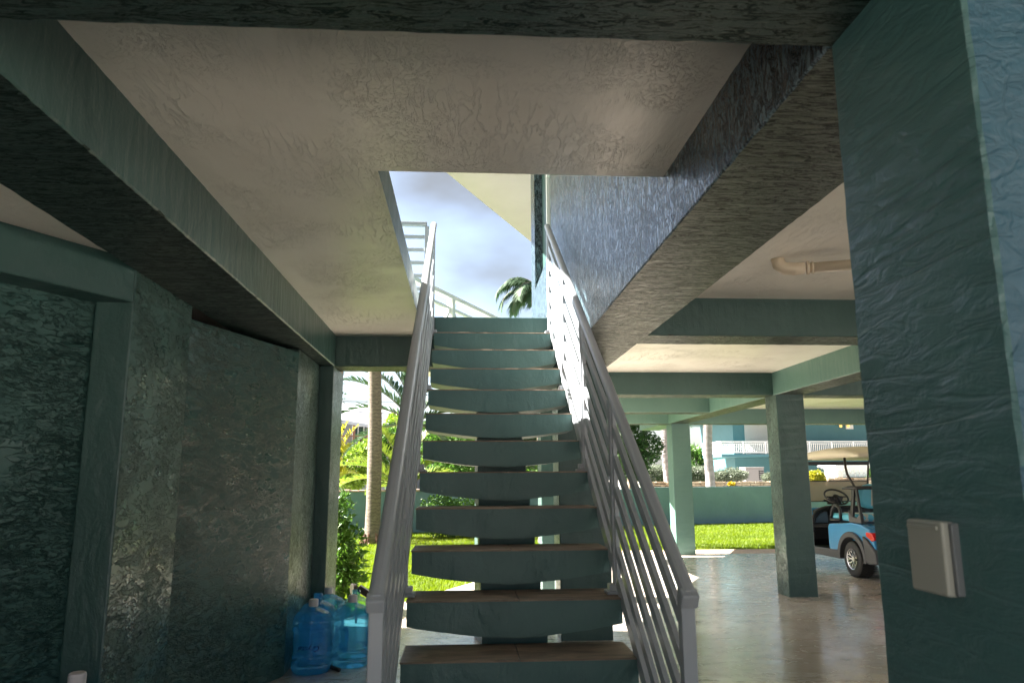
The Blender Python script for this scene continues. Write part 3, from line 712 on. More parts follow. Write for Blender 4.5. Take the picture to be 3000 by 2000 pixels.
# ------------------------------------------------------------------ water bottles
def jug_mesh(cap=True, n=40):
    prof = [(0.0,.012),(.07,.010),(.10,.0),(.118,.003),(.130,.018),(.134,.04),(.134,.075),(.124,.080),(.121,.088),(.131,.096),(.134,.105),(.134,.125),
            (.128,.132),(.127,.138),(.127,.275),(.128,.283),(.134,.290),(.134,.312),(.124,.317),(.122,.325),(.131,.332),(.134,.340),(.133,.362),(.124,.392),(.100,.418),(.066,.436),(.040,.447),(.030,.455),(.0275,.470),(.0275,.500)]
    inner = [] if True else [(max(r-.0025, 0), z+(.003 if z < .05 else (-.002 if r < .12 else 0))) for r, z in prof][::-1]
    m = MB(); m.lathe(prof+[(.025,.5015)]+inner, n); return m
jug_template = {}
def jug(x, y, mat, label, cap, rz=0, water=0, name_text=False, handle=False, ring=False):
    t = thing('water_bottle', label, 'water bottle', (x, y, .001), 'large blue water bottles standing by the left wall', rz)
    t.scale = (1, 1, .935)
    key = mat.name
    if key not in jug_template:
        jug_template[key] = jug_mesh().build('bottle_shell', mat, t, smooth=True)
    else:
        o = jug_template[key].copy(); COL.objects.link(o); o.parent = t
    if cap:
        m = MB(); m.lathe([(.0,.508),(.026,.508),(.031,.505),(.0325,.498),(.0325,.462),(.0305,.460),(.0305,.455),(.0286,.455)], 28); m.build('cap', M['cap'], t, smooth=False, bevel=0)
    else:
        m = MB(); m.lathe([(.0285,.470),(.0325,.474),(.0325,.480),(.0285,.484),(.0285,.489),(.0325,.492),(.0325,.500),(.0285,.503)], 28); m.build('neck_thread', mat, t, smooth=True)
    if handle:
        m = MB(); m.tube([(.0,-.128,.28),(.0,-.105,.27),(0,-.095,.25),(0,-.092,.20),(0,-.095,.155),(0,-.11,.14),(0,-.128,.135)], [.02,.016,.013,.012,.013,.018,.022], 12); m.build('grip', mat, t, smooth=True)
    if name_text:
        c = bpy.data.curves.new('lettering', 'FONT'); c.body = 'Crystal'; c.size = .052; c.extrude = .0006; c.shear = .35; c.align_x = 'CENTER'; c.align_y = 'CENTER'
        to = bpy.data.objects.new('lettering_curve', c); COL.objects.link(to)
        dg = bpy.context.evaluated_depsgraph_get(); me = bpy.data.meshes.new_from_object(to.evaluated_get(dg)); bpy.data.objects.remove(to)
        for v in me.vertices:      # wrap round the bottle, turned upside down
            X_, Z_, D_ = -v.co.x, -v.co.y, v.co.z
            a = X_/.1285; r = .1282+D_
            v.co = (r*math.sin(a), -r*math.cos(a), .185+Z_)
        me.materials.clear(); me.materials.append(M['ink'])
        lo = bpy.data.objects.new('lettering', me); COL.objects.link(lo); lo.parent = t
    return t
jug(-1.03, 5.50, M['jug'], 'dark blue capped water bottle nearest the wall, with upside-down blue script', True, R(2), name_text=True)
jug(-.785, 5.66, M['jug'], 'paler blue capped water bottle at the front right of the cluster', True, R(-12), handle=True)
jug(-1.055, 5.80, M['jug'], 'open-necked blue water bottle hidden behind the front left one', False, R(40))
jug(-1.03, 6.09, M['jug'], 'capped water bottle rearmost against the dark column', True, R(80))
jug(-.80, 5.955, M['jug_clear'], 'pale aqua open-necked water bottle behind the right railing side of the cluster', False, R(130))
jug(-1.497, 3.20, M['jug'], 'lone capped water bottle at the bottom left edge in deep shade', True).scale = (1, 1, 1.09)
# short black hose stub
m = MB(); m.tube([(-.94,5.62,.014),(-.87,5.52,.014),(-.835,5.47,.014)], .013, 12)
tag(m.build('pipe_stub', M['black'], smooth=True), 'short black pipe stub lying on the floor between the front bottles', 'pipe')
# garden floodlight by the shrub
fl = thing('garden_spotlight', 'small dark bronze garden spotlight at the lawn edge behind the bottles', 'spotlight', (-.97,7.25,-.10))
m = MB(); m.tube([(0,0,0),(0,0,.36)], .010, 10); m.build('stake', M['brown_black'], fl)
m = MB(); m.tube([(-.045,-.02,.40),(-.01,-.0,.40)], [.052,.046], 18); m.bar((.015,0,.41),(.12,-.01,.345),.06,.06); m.build('lamp_head', M['brown_black'], fl, bevel=.006)
# ------------------------------------------------------------------ plants
def leaf_quads(centers, dirs, size, wid, mb):
    n = len(centers)
    for c, d, s, ww in zip(centers, dirs, size, wid):
        d = d/np.linalg.norm(d); a = np.cross(d, rng.normal(size=3)); a /= np.linalg.norm(a)+1e-9
        b = len(mb.v); m = c+d*s*.45
        nn = np.cross(a, d)*s*.08
        mb.v += [tuple(c), tuple(m+a*ww/2-nn), tuple(c+d*s), tuple(m-a*ww/2-nn)]
        mb.f.append((b, b+1, b+2, b+3)); mb.mi.append(0)
def cloud(blobs, n, size, wid, shell=.35, flat_top=None):
    """leaves spread through the outer part of a set of ellipsoids (cx,cy,cz,rx,ry,rz)"""
    mb = MB(); vol = np.array([b[3]*b[5] for b in blobs]); pr_ = vol/vol.sum()
    idx = rng.choice(len(blobs), n, p=pr_)
    B = np.array(blobs)[idx]
    u = rng.normal(size=(n,3)); u /= np.linalg.norm(u, axis=1)[:,None]
    rad = 1-shell*rng.uniform(0, 1, n)**1.5+rng.normal(0, .05, n)
    C = B[:,:3]+u*B[:,3:]*rad[:,None]
    D = u*.7+rng.normal(size=(n,3))*.7
    leaf_quads(C, D, rng.uniform(.6,1.3,n)*size, rng.uniform(.6,1.3,n)*wid, mb)
    return mb
def boxcloud(x0, x1, y0, y1, z0, z1, n, size, wid, rough=.06):
    mb = MB(); C = np.stack([rng.uniform(x0,x1,n), rng.uniform(y0,y1,n), rng.uniform(z0,z1,n)], 1)
    face = rng.integers(0, 3, n)
    C[face == 0, 2] = z1-rng.uniform(0, rough, (face == 0).sum()); C[face == 1, 1] = y0+rng.uniform(0, rough, (face == 1).sum())
    C += rng.normal(0, rough*.6, C.shape)
    D = rng.normal(size=(n,3)); D[:,2] += .4; D[:,1] -= .4
    leaf_quads(C, D, rng.uniform(.6,1.3,n)*size, rng.uniform(.6,1.3,n)*wid, mb); return mb
def twigs(base, blobs, r, n=7):
    mb = MB(); b = Vector(base)
    for bl in blobs[:n]:
        c = Vector(bl[:3]); mid = (b+c)/2+Vector((random.uniform(-.05,.05), 0, .05))
        mb.tube([b+Vector((random.uniform(-r,r),0,0)), mid, c], [r, r*.7, r*.35], 7)
    return mb
def bush(name, label, cat, base, blobs, n, size, wid, mat, trunk_r=.02, group=None, shell=.4):
    t = thing(name, label, cat, base, group)
    o = cloud(blobs, n, size, wid, shell).build('crown', mat, t); o.location = tuple(-q for q in base)
    o = twigs(base, blobs, trunk_r).build('trunk', M['bark'], t); o.location = tuple(-q for q in base)
    return t
def frond(mb, base, az, el, length, droop, ll, lw, n=30, fold=.5, stem=.012, hang=.3, mi=0, mis=1):
    """pinnate palm leaf: arched rachis with two rows of narrow leaflets"""
    p = Vector(base); e = el; pts = [p.copy()]; K = 14; dirs = []
    h = Vector((math.sin(az), math.cos(az), 0))
    for k in range(K):
        e2 = el-droop*((k+1)/K)**1.4
        d = h*math.cos(e2)+Vector((0,0,math.sin(e2))); dirs.append(d); p = p+d*(length/K); pts.append(p.copy())
    mb.tube(pts, [stem*(1-.85*i/K) for i in range(K+1)], 5, mi=mis, caps=False)
    side = Vector((h.y, -h.x, 0))
    for i in range(n):
        t = .16+.84*i/(n-1); f = t*K; k = min(int(f), K-1); q = pts[k].lerp(pts[k+1], f-k); d = dirs[k]
        up = side.cross(d).normalized()*-1
        if up.z < 0: up = -up
        L_ = ll*(math.sin(math.pi*min(1, .12+t*.86))**.6)*random.uniform(.85, 1.1)
        for s_ in (-1, 1):
            a = (d*.75+side*s_*1.0+up*fold*random.uniform(.5, 1.3)).normalized()
            m_ = q+a*L_*.5+Vector((0,0,-hang*L_*.12)); tip = q+a*L_*.95+Vector((0,0,-hang*L_*random.uniform(.4, .9)))
            wv = d*lw*.5
            b = len(mb.v)
            mb.v += [tuple(q-wv*.5), tuple(q+wv*.5), tuple(m_+wv), tuple(m_-wv), tuple(tip)]
            mb.f += [(b,b+1,b+2,b+3), (b+3,b+2,b+4)]; mb.mi += [mi, mi]
def palm(name, label, base, top, r0, r1, fronds, mat, bark, group=None, swell=1.25, root=None):
    t = thing(name, label, 'palm tree', base, group)
    b, tp = Vector(base), Vector(top); mb = MB(); K = 60; pts = []; rad = []
    for k in range(K+1):
        s = k/K; pts.append(b.lerp(tp, s)+Vector((.03*math.sin(s*9), 0, 0)))
        rr = r0+(r1-r0)*s
        z = (pts[-1].z-b.z)
        if z < .5: rr *= 1+(swell-1)*(1-z/.5)**1.3
        rad.append(rr*(1+.025*math.sin(k*2.4)+random.uniform(-.012,.012)))
    mb.tube(pts, rad, 20); o = mb.build('trunk', bark, t, smooth=True); o.location = -b
    mb = MB()
    for fr in fronds: frond(mb, tp+Vector((0,0,-.05)), *fr)
    o = mb.build('crown', [mat, M['bark']], t); o.location = -b
    if root:
        mb = MB()
        for k in range(60):
            a = random.uniform(0, 6.28); q = b+Vector((math.cos(a)*r0*1.2, math.sin(a)*r0*1.2, random.uniform(.05,.28)))
            mb.tube([q, q+Vector((math.cos(a)*.09, math.sin(a)*.09, -q.z-.02))], [.012,.006], 5)
        o = mb.build('roots', M['brown_wood'], t); o.location = -b
    return t
def ring(n, el, length, droop, ll, lw, jitter=.25, az0=0, nl=30, **k):
    out = []
    for i in range(n):
        out.append((az0+2*math.pi*i/n+random.uniform(-jitter, jitter), el+random.uniform(-.2, .2), length*random.uniform(.85, 1.1), droop*random.uniform(.8, 1.2), ll, lw, nl))
    return out
# foreground coconut-like palm on the left lawn
bp = at(1090, 1588, 15.9); bp.z = -.03
tp = at(1094, 900, 15.95)
palm('palm_tree', 'thick ringed palm trunk on the left lawn, swelling at its mulched base', bp, (tp.x-.05, 16.0, 11.0), .155, .11, ring(16, .5, 2.9, 1.7, .62, .045, nl=26), M['frond'], M['palm_bark'], root=True, swell=1.35)
# date palm behind it, fronds across the sky
c = at(1212, 1235, 20.5)
fr = []
for px, py, ll in ((1008,1125,.55),(1012,1205,.5),(1090,1040,.6),(1150,1010,.6),(1245,1000,.6),(1060,1090,.6),(1020,1330,.5),(1330,1040,.6),(1400,1120,.6),(1400,1230,.5),(1300,1300,.5)):
    e = at(px, py, 20.5)-c; az = math.atan2(e.x, random.uniform(-.5,.5)*abs(e.x)); L_ = e.length*1.12
    el = math.atan2(e.z, abs(e.x))+.45
    fr.append((az, el, L_, .95, ll*1.05, .062, 46, .5, .022, .25))
palm('palm_tree', 'date palm whose long feathery fronds cross the sky behind the thick trunk', (c.x, 20.5, -.03), tuple(c), .14, .13, fr, M['frond_dark'], M['palm_bark'])
# low sunny palm
c = at(1190, 1425, 17.4)
fr = []
for px, py, dr in ((992,1370,.8),(1010,1420,.9),(1040,1350,.8),(1070,1300,.7),(1100,1260,.6),(1160,1250,.4),(1215,1240,.4),(1260,1270,.7),(1345,1345,1.1),(1330,1390,1.1),(1085,1440,.9),(1240,1330,.7)):
    e = at(px, py, 17.4)-c; az = math.atan2(e.x, random.uniform(-.6,.3)*abs(e.x)); L_ = e.length*1.15
    el = math.atan2(e.z, abs(e.x))+dr*.5
    fr.append((az, el, L_, dr*1.1, .42, .036, 48, .6, .014, .2))
palm('palm_tree', 'short bushy palm with sunlit yellow-green fronds in front of the far hedge', (c.x, 17.4, -.03), tuple(c), .12, .10, fr, M['frond_yellow'], M['palm_bark'])
c = at(985, 1400, 19.2)
fr = []
for px, py, dr in ((1040,1250,.7),(1030,1300,.8),(1050,1340,.9),(1045,1380,1.),(1000,1260,.5),(1015,1240,.5)):
    e = at(px, py, 19.2)-c; az = math.atan2(e.x, random.uniform(-.6,.3)*abs(e.x)); fr.append((az, math.atan2(e.z, abs(e.x))+dr*.4, e.length*1.1, dr, .34, .05, 20, .7, .014, .2))
palm('palm_tree', 'small yellow-leaved palm at the far left beside the ivied post', (c.x, 19.2, -.03), tuple(c), .07, .06, fr, M['leaf_yellow'], M['palm_bark'])
# right-hand royal palm
c = at(2078, 1422, 26.5)
fr = []
for px, py in ((1985,1330),(2005,1390),(2040,1290),(2120,1280),(2117,1312),(2148,1345),(1960,1240),(2220,1210),(2260,1230),(1900,1150)):
    fr.append(0)
tp = at(2070, 1120, 26.5)
fr = [(R(-78),.35,3.0,2.1,.62,.05,40,.1,.03,1.1), (R(-60),.2,2.6,2.0,.6,.05,40,.1,.03,1.1), (R(-100),.6,3.2,2.1,.6,.05,40,.1,.03,1.1), (R(78),.3,2.9,1.9,.6,.05,40,.1,.03,1.1), (R(100),.0,2.5,1.5,.6,.05,40,.1,.03,1.1),
      (R(60),.6,3.2,2.1,.6,.05,40,.1,.03,1.0), (R(-120),.1,2.4,1.8,.6,.05,40,.1,.03,1.1), (R(130),.5,3,2,.6,.05,40,.1,.03,1), (R(180),.5,3,2,.6,.05,40,.1,.03,1), (R(0),.6,3,2,.6,.05,40,.1,.03,1), (R(30),.9,3,1.8,.6,.05,40,.1,.03,1), (R(-30),.9,3,1.8,.6,.05,40,.1,.03,1)]
palm('palm_tree', 'smooth grey royal palm trunk behind the right garden wall with drooping fronds', (c.x, 26.5, -.05), tuple(tp), .17, .155, fr, M['frond'], M['royal_bark'], swell=1.15)
c = at(1945, 1165, 30)
palm('palm_tree', 'distant palm whose hanging fronds show left of the far pale column', (c.x, 30, -.05), tuple(c), .16, .14, [(R(a), .2, 2.7, 2.0, .6, .05, 34, .1, .03, 1.1) for a in (-85,-50,85,120,170,20)], M['frond'], M['royal_bark'])
# palm seen through the stairwell
c = at(1600, 960, 16)
fr = []
c = at(1562, 880, 15.6)
for px, py, dr in ((1470,905,1.7),(1500,960,1.9),(1540,800,1.0),(1640,830,1.2),(1480,850,1.5),(1590,960,1.8),(1520,1000,1.6)):
    fr.append(0)
fr = [(R(a), e, l, dr, .34, .034, 50, .1, .014, .9) for a, e, l, dr in ((-80,.9,1.25,2.3),(-100,.45,1.2,2.1),(-65,1.15,1.1,2.1),(-120,.1,1.0,1.6),(-90,-.1,.9,1.3),(-140,.6,1.1,2.1),(70,.8,1.2,2.0),(150,.6,1.1,2.0),(-160,.2,1.0,1.7),(0,.9,1.1,2),(-40,.5,1.1,2),(110,.4,1.1,1.8))]
palm('palm_tree', 'dark green palm crown showing above the top step beside the upper wall', (c.x+.15, 15.6, -.03), (c.x+.15, 15.6, c.z+.22), .09, .07, fr, M['frond_dark'], M['palm_bark'])

# shrub by the left post
bush('shrub', 'leafy green shrub at the foot of the left post behind the bottles', 'shrub', (-1.22,7.9,-.03),
     [(-1.30,7.8,.25,.22,.25,.3),(-1.22,7.9,.62,.20,.25,.3),(-1.30,7.9,.95,.16,.2,.26),(-1.16,7.75,.40,.20,.2,.22)], 2300, .085, .036, M['leaf_green'], .012, shell=.8)
# ivy on the outer post
t = thing('creeper', 'small-leaved creeper climbing the outside of the left post', 'creeper', (-1.20,7.05,0))
o = boxcloud(-1.27, -1.135, 6.95, 7.2, .05, 2.9, 2600, .028, .022, .02).build('foliage', M['leaf_dark'], t); o.location = (1.20,-7.05,0)
pt = MB(); pt.box(-1.26,-1.15,6.98,7.15,0,3.0); o = pt.build('stem', M['bark'], t); o.location = (1.20,-7.05,0)
# clipped bush in front of the wall seen between treads
c = at(1318, 1500, 17.2)
bush('clipped_shrub', 'rounded clipped shrub against the garden wall behind the stairs', 'shrub', (c.x, 17.4, -.03),
     [(c.x-.25,17.4,.55,.45,.4,.42),(c.x+.3,17.4,.5,.42,.4,.40),(c.x,17.3,.35,.62,.4,.38)], 6500, .06, .036, M['leaf_green'], .03)
# green mass beyond the left wall: separate trees
def tree_at(label, px, py, Y, rx, rz, n, mat, size=.13, wid=.07, name='broadleaf_tree', group='trees beyond the garden wall', nb=7):
    c = at(px, py, Y); blobs = [(c.x, Y, c.z, rx*.7, rx*.6, rz*.75)]
    for k in range(nb):
        a = random.uniform(0, 6.28); blobs.append((c.x+math.cos(a)*rx*.62, Y+random.uniform(-.5,.5)*rx, c.z+math.sin(a)*rz*.62, rx*random.uniform(.3,.5), rx*.4, rz*random.uniform(.25,.45)))
    t = thing(name, label, 'tree', (c.x, Y, -.05), group)
    o = cloud(blobs, n, size, wid, .55).build('crown', mat, t); o.location = (-c.x, -Y, .05)
    mb = MB(); mb.tube([(c.x,Y,-.05),(c.x+.05,Y,c.z*.5),(c.x,Y,c.z)], [.12,.09,.05], 9)
    for bl in blobs[1:]: mb.tube([(c.x,Y,max(c.z-rz*.5,.3)), tuple(bl[:3])], [.05,.015], 6)
    o = mb.build('trunk', M['bark'], t); o.location = (-c.x, -Y, .05); return t
tree_at('lime green shrubby tree beneath the grey house windows', 1040, 1360, 24, 1.0, .8, 5000, M['leaf_lime'])
tree_at('bright green rounded tree right of the thick palm trunk', 1150, 1340, 25, 1.0, 1.0, 5000, M['leaf_green'])
tree_at('yellow-green tree overhanging the roof corner of the grey house', 1168, 1258, 27, .8, .75, 4200, M['leaf_lime'], .11, .08)
tree_at('dense green tree behind the middle of the stairs', 1330, 1320, 24, 1.5, 1.25, 8500, M['leaf_green'])
tree_at('darker green tree behind the stairs beside the stair pier', 1500, 1330, 26, 1.5, 1.2, 6500, M['leaf_dark'])
tree_at('pink-tinged green tree behind the column beside the stairs', 1630, 1330, 27, 1.4, 1.3, 5200, M['leaf_green'])
tree_at('tall dense dark green tree behind the right stair railing', 1838, 1290, 24.5, .98, 1.35, 13000, M['leaf_dark'], .11, .06, nb=10)
tree_at('thin distant tree left of the royal palm trunk', 2030, 1350, 60, 1.9, 1.5, 4200, M['leaf_green'], .35, .12)
tree_at('low distant tree right of the royal palm trunk', 2110, 1362, 62, 1.5, .7, 2600, M['leaf_green'], .35, .10)
# silver hedges behind the stone wall
def hedge(x0px, x1px, topy, Y, label, depth=1.0):
    a, b = at(x0px, topy, Y), at(x1px, topy, Y); n = int(2600*max(1, (b.x-a.x)/1.5))
    t = thing('hedge', label, 'hedge', ((a.x+b.x)/2, Y, 0), 'silvery hedges behind the stone wall')
    o = boxcloud(a.x, b.x, Y, Y+depth, .3, a.z, n, .12, .055, .12).build('foliage', M['leaf_silver'], t); o.location = (-(a.x+b.x)/2, -Y, 0)
    m = MB(); m.box(a.x+.12, b.x-.12, Y+.15, Y+depth-.1, 0, a.z-.15); o = m.build('branches', M['leaf_dark'], t); o.location = (-(a.x+b.x)/2, -Y, 0)
hedge(1880, 1962, 1368, 34, 'silvery clipped hedge left of the far pale column')
hedge(1985, 2075, 1372, 34.5, 'silvery clipped hedge between the far column and the royal palm')
def sbush(label, px, py, Y, rx, rz, n, mat, size, wid, name='shrub', group='shrubs behind the stone wall'):
    c = at(px, py, Y)
    bl = [(c.x+random.uniform(-.7,.7)*rx, Y+random.uniform(-.2,.2), c.z+random.uniform(-.35,.35)*rz, rx*.5, rx*.4, rz*.6) for _ in range(7)]+[(c.x, Y, c.z, rx*.85, rx*.5, rz*.85)]
    return bush(name, label, 'shrub', (c.x, Y, 0), bl, n, size, wid, mat, .03, group)
sbush('large silvery rounded shrub in front of the generator', 2142, 1392, 33, .85, .36, 5200, M['leaf_silver'], .1, .045)
sbush('small silvery shrub right of the generator', 2252, 1398, 33, .35, .22, 1800, M['leaf_silver'], .09, .045)
sbush('bright yellow shrub seen past the golf cart roof struts', 2385, 1398, 30, .50, .32, 3400, M['leaf_yellow'], .09, .06)
sbush('small grey-green shrub beside the yellow one', 2418, 1396, 32, .32, .20, 1500, M['leaf_silver'], .09, .045)
sbush('green shrub right of the white pedestal', 2552, 1390, 32, .32, .22, 1500, M['leaf_green'], .09, .045)

# ------------------------------------------------------------------ garden wall, coping, stone wall
gw = thing('garden_wall', 'long low seafoam green stuccoed wall along the far edge of the lawn', 'wall', (4.8,20.9,0))
m = MB()
for (a,b),(c,d) in zip(WALL, WALL[1:]):
    h0 = 1.0 if c <= 4.8 else 1.045
    v = [(a,b,-.08),(c,d,-.08),(c,d,h0),(a,b,h0),(a,b+.2,-.08),(c,d+.2,-.08),(c,d+.2,h0),(a,b+.2,h0)]
    m.add(v, [(0,1,2,3),(5,4,7,6),(3,2,6,7),(4,0,3,7),(1,5,6,2)])
o = m.build('wall', M['garden_wall'], gw); o.location = (-4.8,-20.9,0)
m = MB(); x = -14
while x < .6:
    wdt = random.uniform(.18,.24); y = wall_y(x+wdt/2); m.box(x, x+wdt-.012, y-.03, y+.23, 1.001, 1.04+random.uniform(0,.02)); x += wdt
o = m.build('coping', M['coping'], gw, bevel=.006, segs=1); o.location = (-4.8,-20.9,0)
def stones(x0, x1, y, z0, z1, label, rows, dz=None):
    t = thing('stone_wall', label, 'stone wall', ((x0+x1)/2, y, 0)); m = MB(); z = z0; rh = (z1-z0)/rows
    for r_ in range(rows):
        x = x0+random.uniform(-.1,0)
        while x < x1:
            wd = random.uniform(.14,.42); hh = rh*random.uniform(.8,1.0)
            m.box(x, min(x+wd-.015, x1), y+random.uniform(-.03,.03), y+.35, z, z+hh-.008); x += wd
        z += rh
    o = m.build('stones', M['stone'], t, bevel=.018, segs=2); o.location = (-(x0+x1)/2, -y, 0)
    m = MB(); m.box(x0+.02, x1-.02, y+.06, y+.30, 0, z1-.03); o = m.build('core', M['grout'], t); o.location = (-(x0+x1)/2, -y, 0)
a, b = at(1905, 1410, 29), at(2300, 1410, 29)
stones(a.x, b.x, 29, .75, a.z, 'low stacked ledge-stone wall just behind the garden wall', 5)
a, b = at(2420, 1397, 30.5), at(2570, 1397, 30.5)
stones(a.x, b.x, 30.3, .6, a.z, 'stacked stone plinth under the white glass-block pedestal', 7)
m = MB()   # mulch bed
m.add([(-1.2,15.6,-.015),(1.6,16.9,-.015),(3.0,19.9,-.015),(-1.0,18.4,-.015)], [(0,1,2,3)])
struct(m.build('mulch', M['mulch']), 'stuff')
# ------------------------------------------------------------------ pale house at the far left
hs = thing('far_house', 'pale grey house with white roof and brown porch posts beyond the left wall', 'house', at(1050, 1300, 42)*Vector((1,1,0)) if False else (at(1050,1300,42).x, 42, 0))
hx = hs.location.x
def hp(mb, name, mat, par=None, **k):
    o = mb.build(name, mat, par or hs, **k); o.location = (-hx, -42, 0) if par is None else (0,0,0); return o
a = at(960, 1226, 42); b = at(1136, 1252, 42); c = at(1300, 1252, 42)
m = MB(); m.box(a.x, at(1300,1300,42).x, 43.2, 49, 0, at(1050,1232,43.2).z); wl = hp(m, 'wall', M['house_grey'])
e0, e1 = at(960,1222,41.2), at(1112,1247,41.2); r0, r1 = at(960,1178,47), at(1112,1188,47)
m = MB(); m.add([tuple(e0),tuple(e1),tuple(r1),tuple(r0),(e0.x,e0.y,e0.z-.18),(e1.x,e1.y,e1.z-.18),(r1.x,r1.y,r1.z-.18),(r0.x,r0.y,r0.z-.18)], [(0,1,2,3),(7,6,5,4),(0,4,5,1),(1,5,6,2),(2,6,7,3),(3,7,4,0)])
e2 = at(1200,1232,43); r2 = at(1180,1205,48)
m.add([tuple(e1),tuple(e2),tuple(r2),tuple(r1)], [(0,1,2,3)])
hp(m, 'roof', M['roof_white'])
for px0, px1, nm in ((1032,1066,'window'),(1112,1128,'window')):
    p0, p1 = at(px0, 1246, 43.1), at(px1, 1300, 43.1)
    m = MB(); m.box(p0.x, p1.x, 43.08, 43.19, p1.z, p0.z); wn_ = hp(m, nm, M['white'])
    g_ = MB(); mid = (p0.x+p1.x)/2
    g_.box(p0.x+.06, mid-.03, 43.05, 43.079, p1.z+.06, p0.z-.07); g_.box(mid+.03, p1.x-.06, 43.05, 43.079, p1.z+.06, p0.z-.07)
    g2 = g_.build('pane', M['dark_glass'], wn_)
for px in (1038, 1124):
    p0, p1 = at(px, 1238, 41.5), at(px, 1310, 41.5)
    m = MB(); m.box(p0.x-.06, p0.x+.06, 41.45, 41.57, 0, p0.z); hp(m, 'post', M['brown_wood'])
p0, p1 = at(1000, 1276, 41.5), at(1130, 1278, 41.5)
m = MB(); m.bar(p0, p1, .05, .07)
for k in range(30):
    q = p0.lerp(p1, k/29); m.bar(q, q-Vector((0,0,.75)), .02, .02, up=(0,1,0))
hp(m, 'porch_rail', M['brown_wood'])
m = MB(); m.box(at(960,1300,41).x, at(1200,1300,41).x, 41.3, 43.2, 0, at(1000,1306,41.3).z); hp(m, 'porch_floor', M['house_grey'])
# power lines
for (p, q, sag, lab) in (((900,1196),(1260,1238),.12,'lower thick black power line crossing before the grey house'), ((900,1172),(1260,1208),.18,'upper thin black power line above the grey house roof')):
    a, b = at(*p, 33), at(*q, 33); a2, b2 = a+(a-b)*2, b+(b-a)*.35
    pts = [a2.lerp(b2, k/40)-Vector((0,0,sag*4*math.sin(math.pi*k/40)-sag*4)) for k in range(41)]
    m = MB(); m.tube(pts, .022 if 'lower' in lab else .012, 6); tag(m.build('power_line', M['cable']), lab, 'cable', 'power lines by the grey house')
# ------------------------------------------------------------------ teal neighbour building on the right
nb = thing('neighbour_building', 'blue-teal two storey building with a white balustraded balcony beyond the right garden wall', 'building', (at(2300,1400,50).x, 50, 0))
nx = nb.location.x
def np_(mb, name, mat, par=None, **k):
    o = mb.build(name, mat, par or nb, **k); o.location = (-nx, -50, 0) if par is None else (0,0,0); return o
xl = at(2155, 1380, 52).x; xr = at(2700, 1380, 52).x
zs = at(2160, 1334, 50).z
m = MB(); m.box(xl, xr, 52, 60, 0, zs-.1); np_(m, 'lower_wall', M['far_teal'])
xu = at(2149, 1300, 52.6).x
m = MB(); m.box(xu, xr, 52.6, 60, zs+.1, zs+4.2); np_(m, 'upper_wall', M['far_teal'])
xb = at(2114, 1330, 50).x
m = MB(); m.box(xb, xr, 50, 54, at(2114,1338,50).z, at(2114,1330,50).z); np_(m, 'balcony_slab', M['far_teal'])
p0, p1 = at(2181, 1240, 52.5), at(2262, 1291, 52.5)
m = MB(); m.box(p0.x, p1.x, 52.5, 52.59, zs+.1, p0.z+.6); bl = np_(m, 'blind', M['blind'])
m = MB()
for k in range(26): m.box(p0.x+(p1.x-p0.x)*k/26, p0.x+(p1.x-p0.x)*k/26+.015, 52.47, 52.499, zs+.1, p0.z+.6)
m.build('blind_fold', M['house_grey'], bl)
zt, zb2 = at(2200,1293,50).z, at(2200,1326,50).z
m = MB(); m.bar((xb,50.1,zt),(xr,50.1,zt),.08,.07); m.bar((xb,50.1,zt-.13),(xr,50.1,zt-.13),.05,.05); m.bar((xb,50.1,zb2+.03),(xr,50.1,zb2+.03),.05,.06)
m.bar((xb,50.1,zt),(xb,54,zt),.08,.07); m.bar((xb,50.1,zb2+.03),(xb,54,zb2+.03),.05,.06)
ba = np_(m, 'balcony_rail', M['white'])
m = MB(); x = xb
while x < xr: m.box(x, x+.045, 50.08, 50.12, zb2, zt-.13); x += .135
y = 50.2
while y < 54: m.box(xb-.02, xb+.02, y, y+.045, zb2, zt-.05); y += .15
m.build('balusters', M['white'], ba)
x = xb; m = MB()
while x < xr: m = MB(); m.box(x-.05, x+.05, 50.03, 50.07, zb2-.05, zt); x += 1.55; m.build('rail_post', M['white'], ba)
p0, p1 = at(2040,1240,49.5), at(2149,1252,49.5)
m = MB(); m.box(at(2125,1240,49).x, xr, 49.0, 60, zs+2.62, zs+2.85); np_(m, 'roof_eave', M['far_teal'])
# window with lamp upstairs
p0, p1 = at(2478,1243,52.5), at(2500,1256,52.5)
m = MB(); m.box(p0.x, p1.x, 52.48, 52.59, p1.z, p0.z); w2 = np_(m, 'window', M['white'])
lm = newmat('warm_lamp')[0]; lb = lm.node_tree.nodes['Principled BSDF']; lb.inputs['Base Color'].default_value = (1,.6,.2,1); lb.inputs['Emission Color'].default_value = (1,.6,.15,1); lb.inputs['Emission Strength'].default_value = .12
for px, py in ((2463,1247),(2485,1247)):
    q = at(px, py, 52.3); m = MB(); m.lathe([(0,-.12),(.09,-.08),(.1,.05),(.05,.12),(0,.13)], 12, (q.x,q.y,q.z)); np_(m, 'wall_lamp', lm, smooth=True)
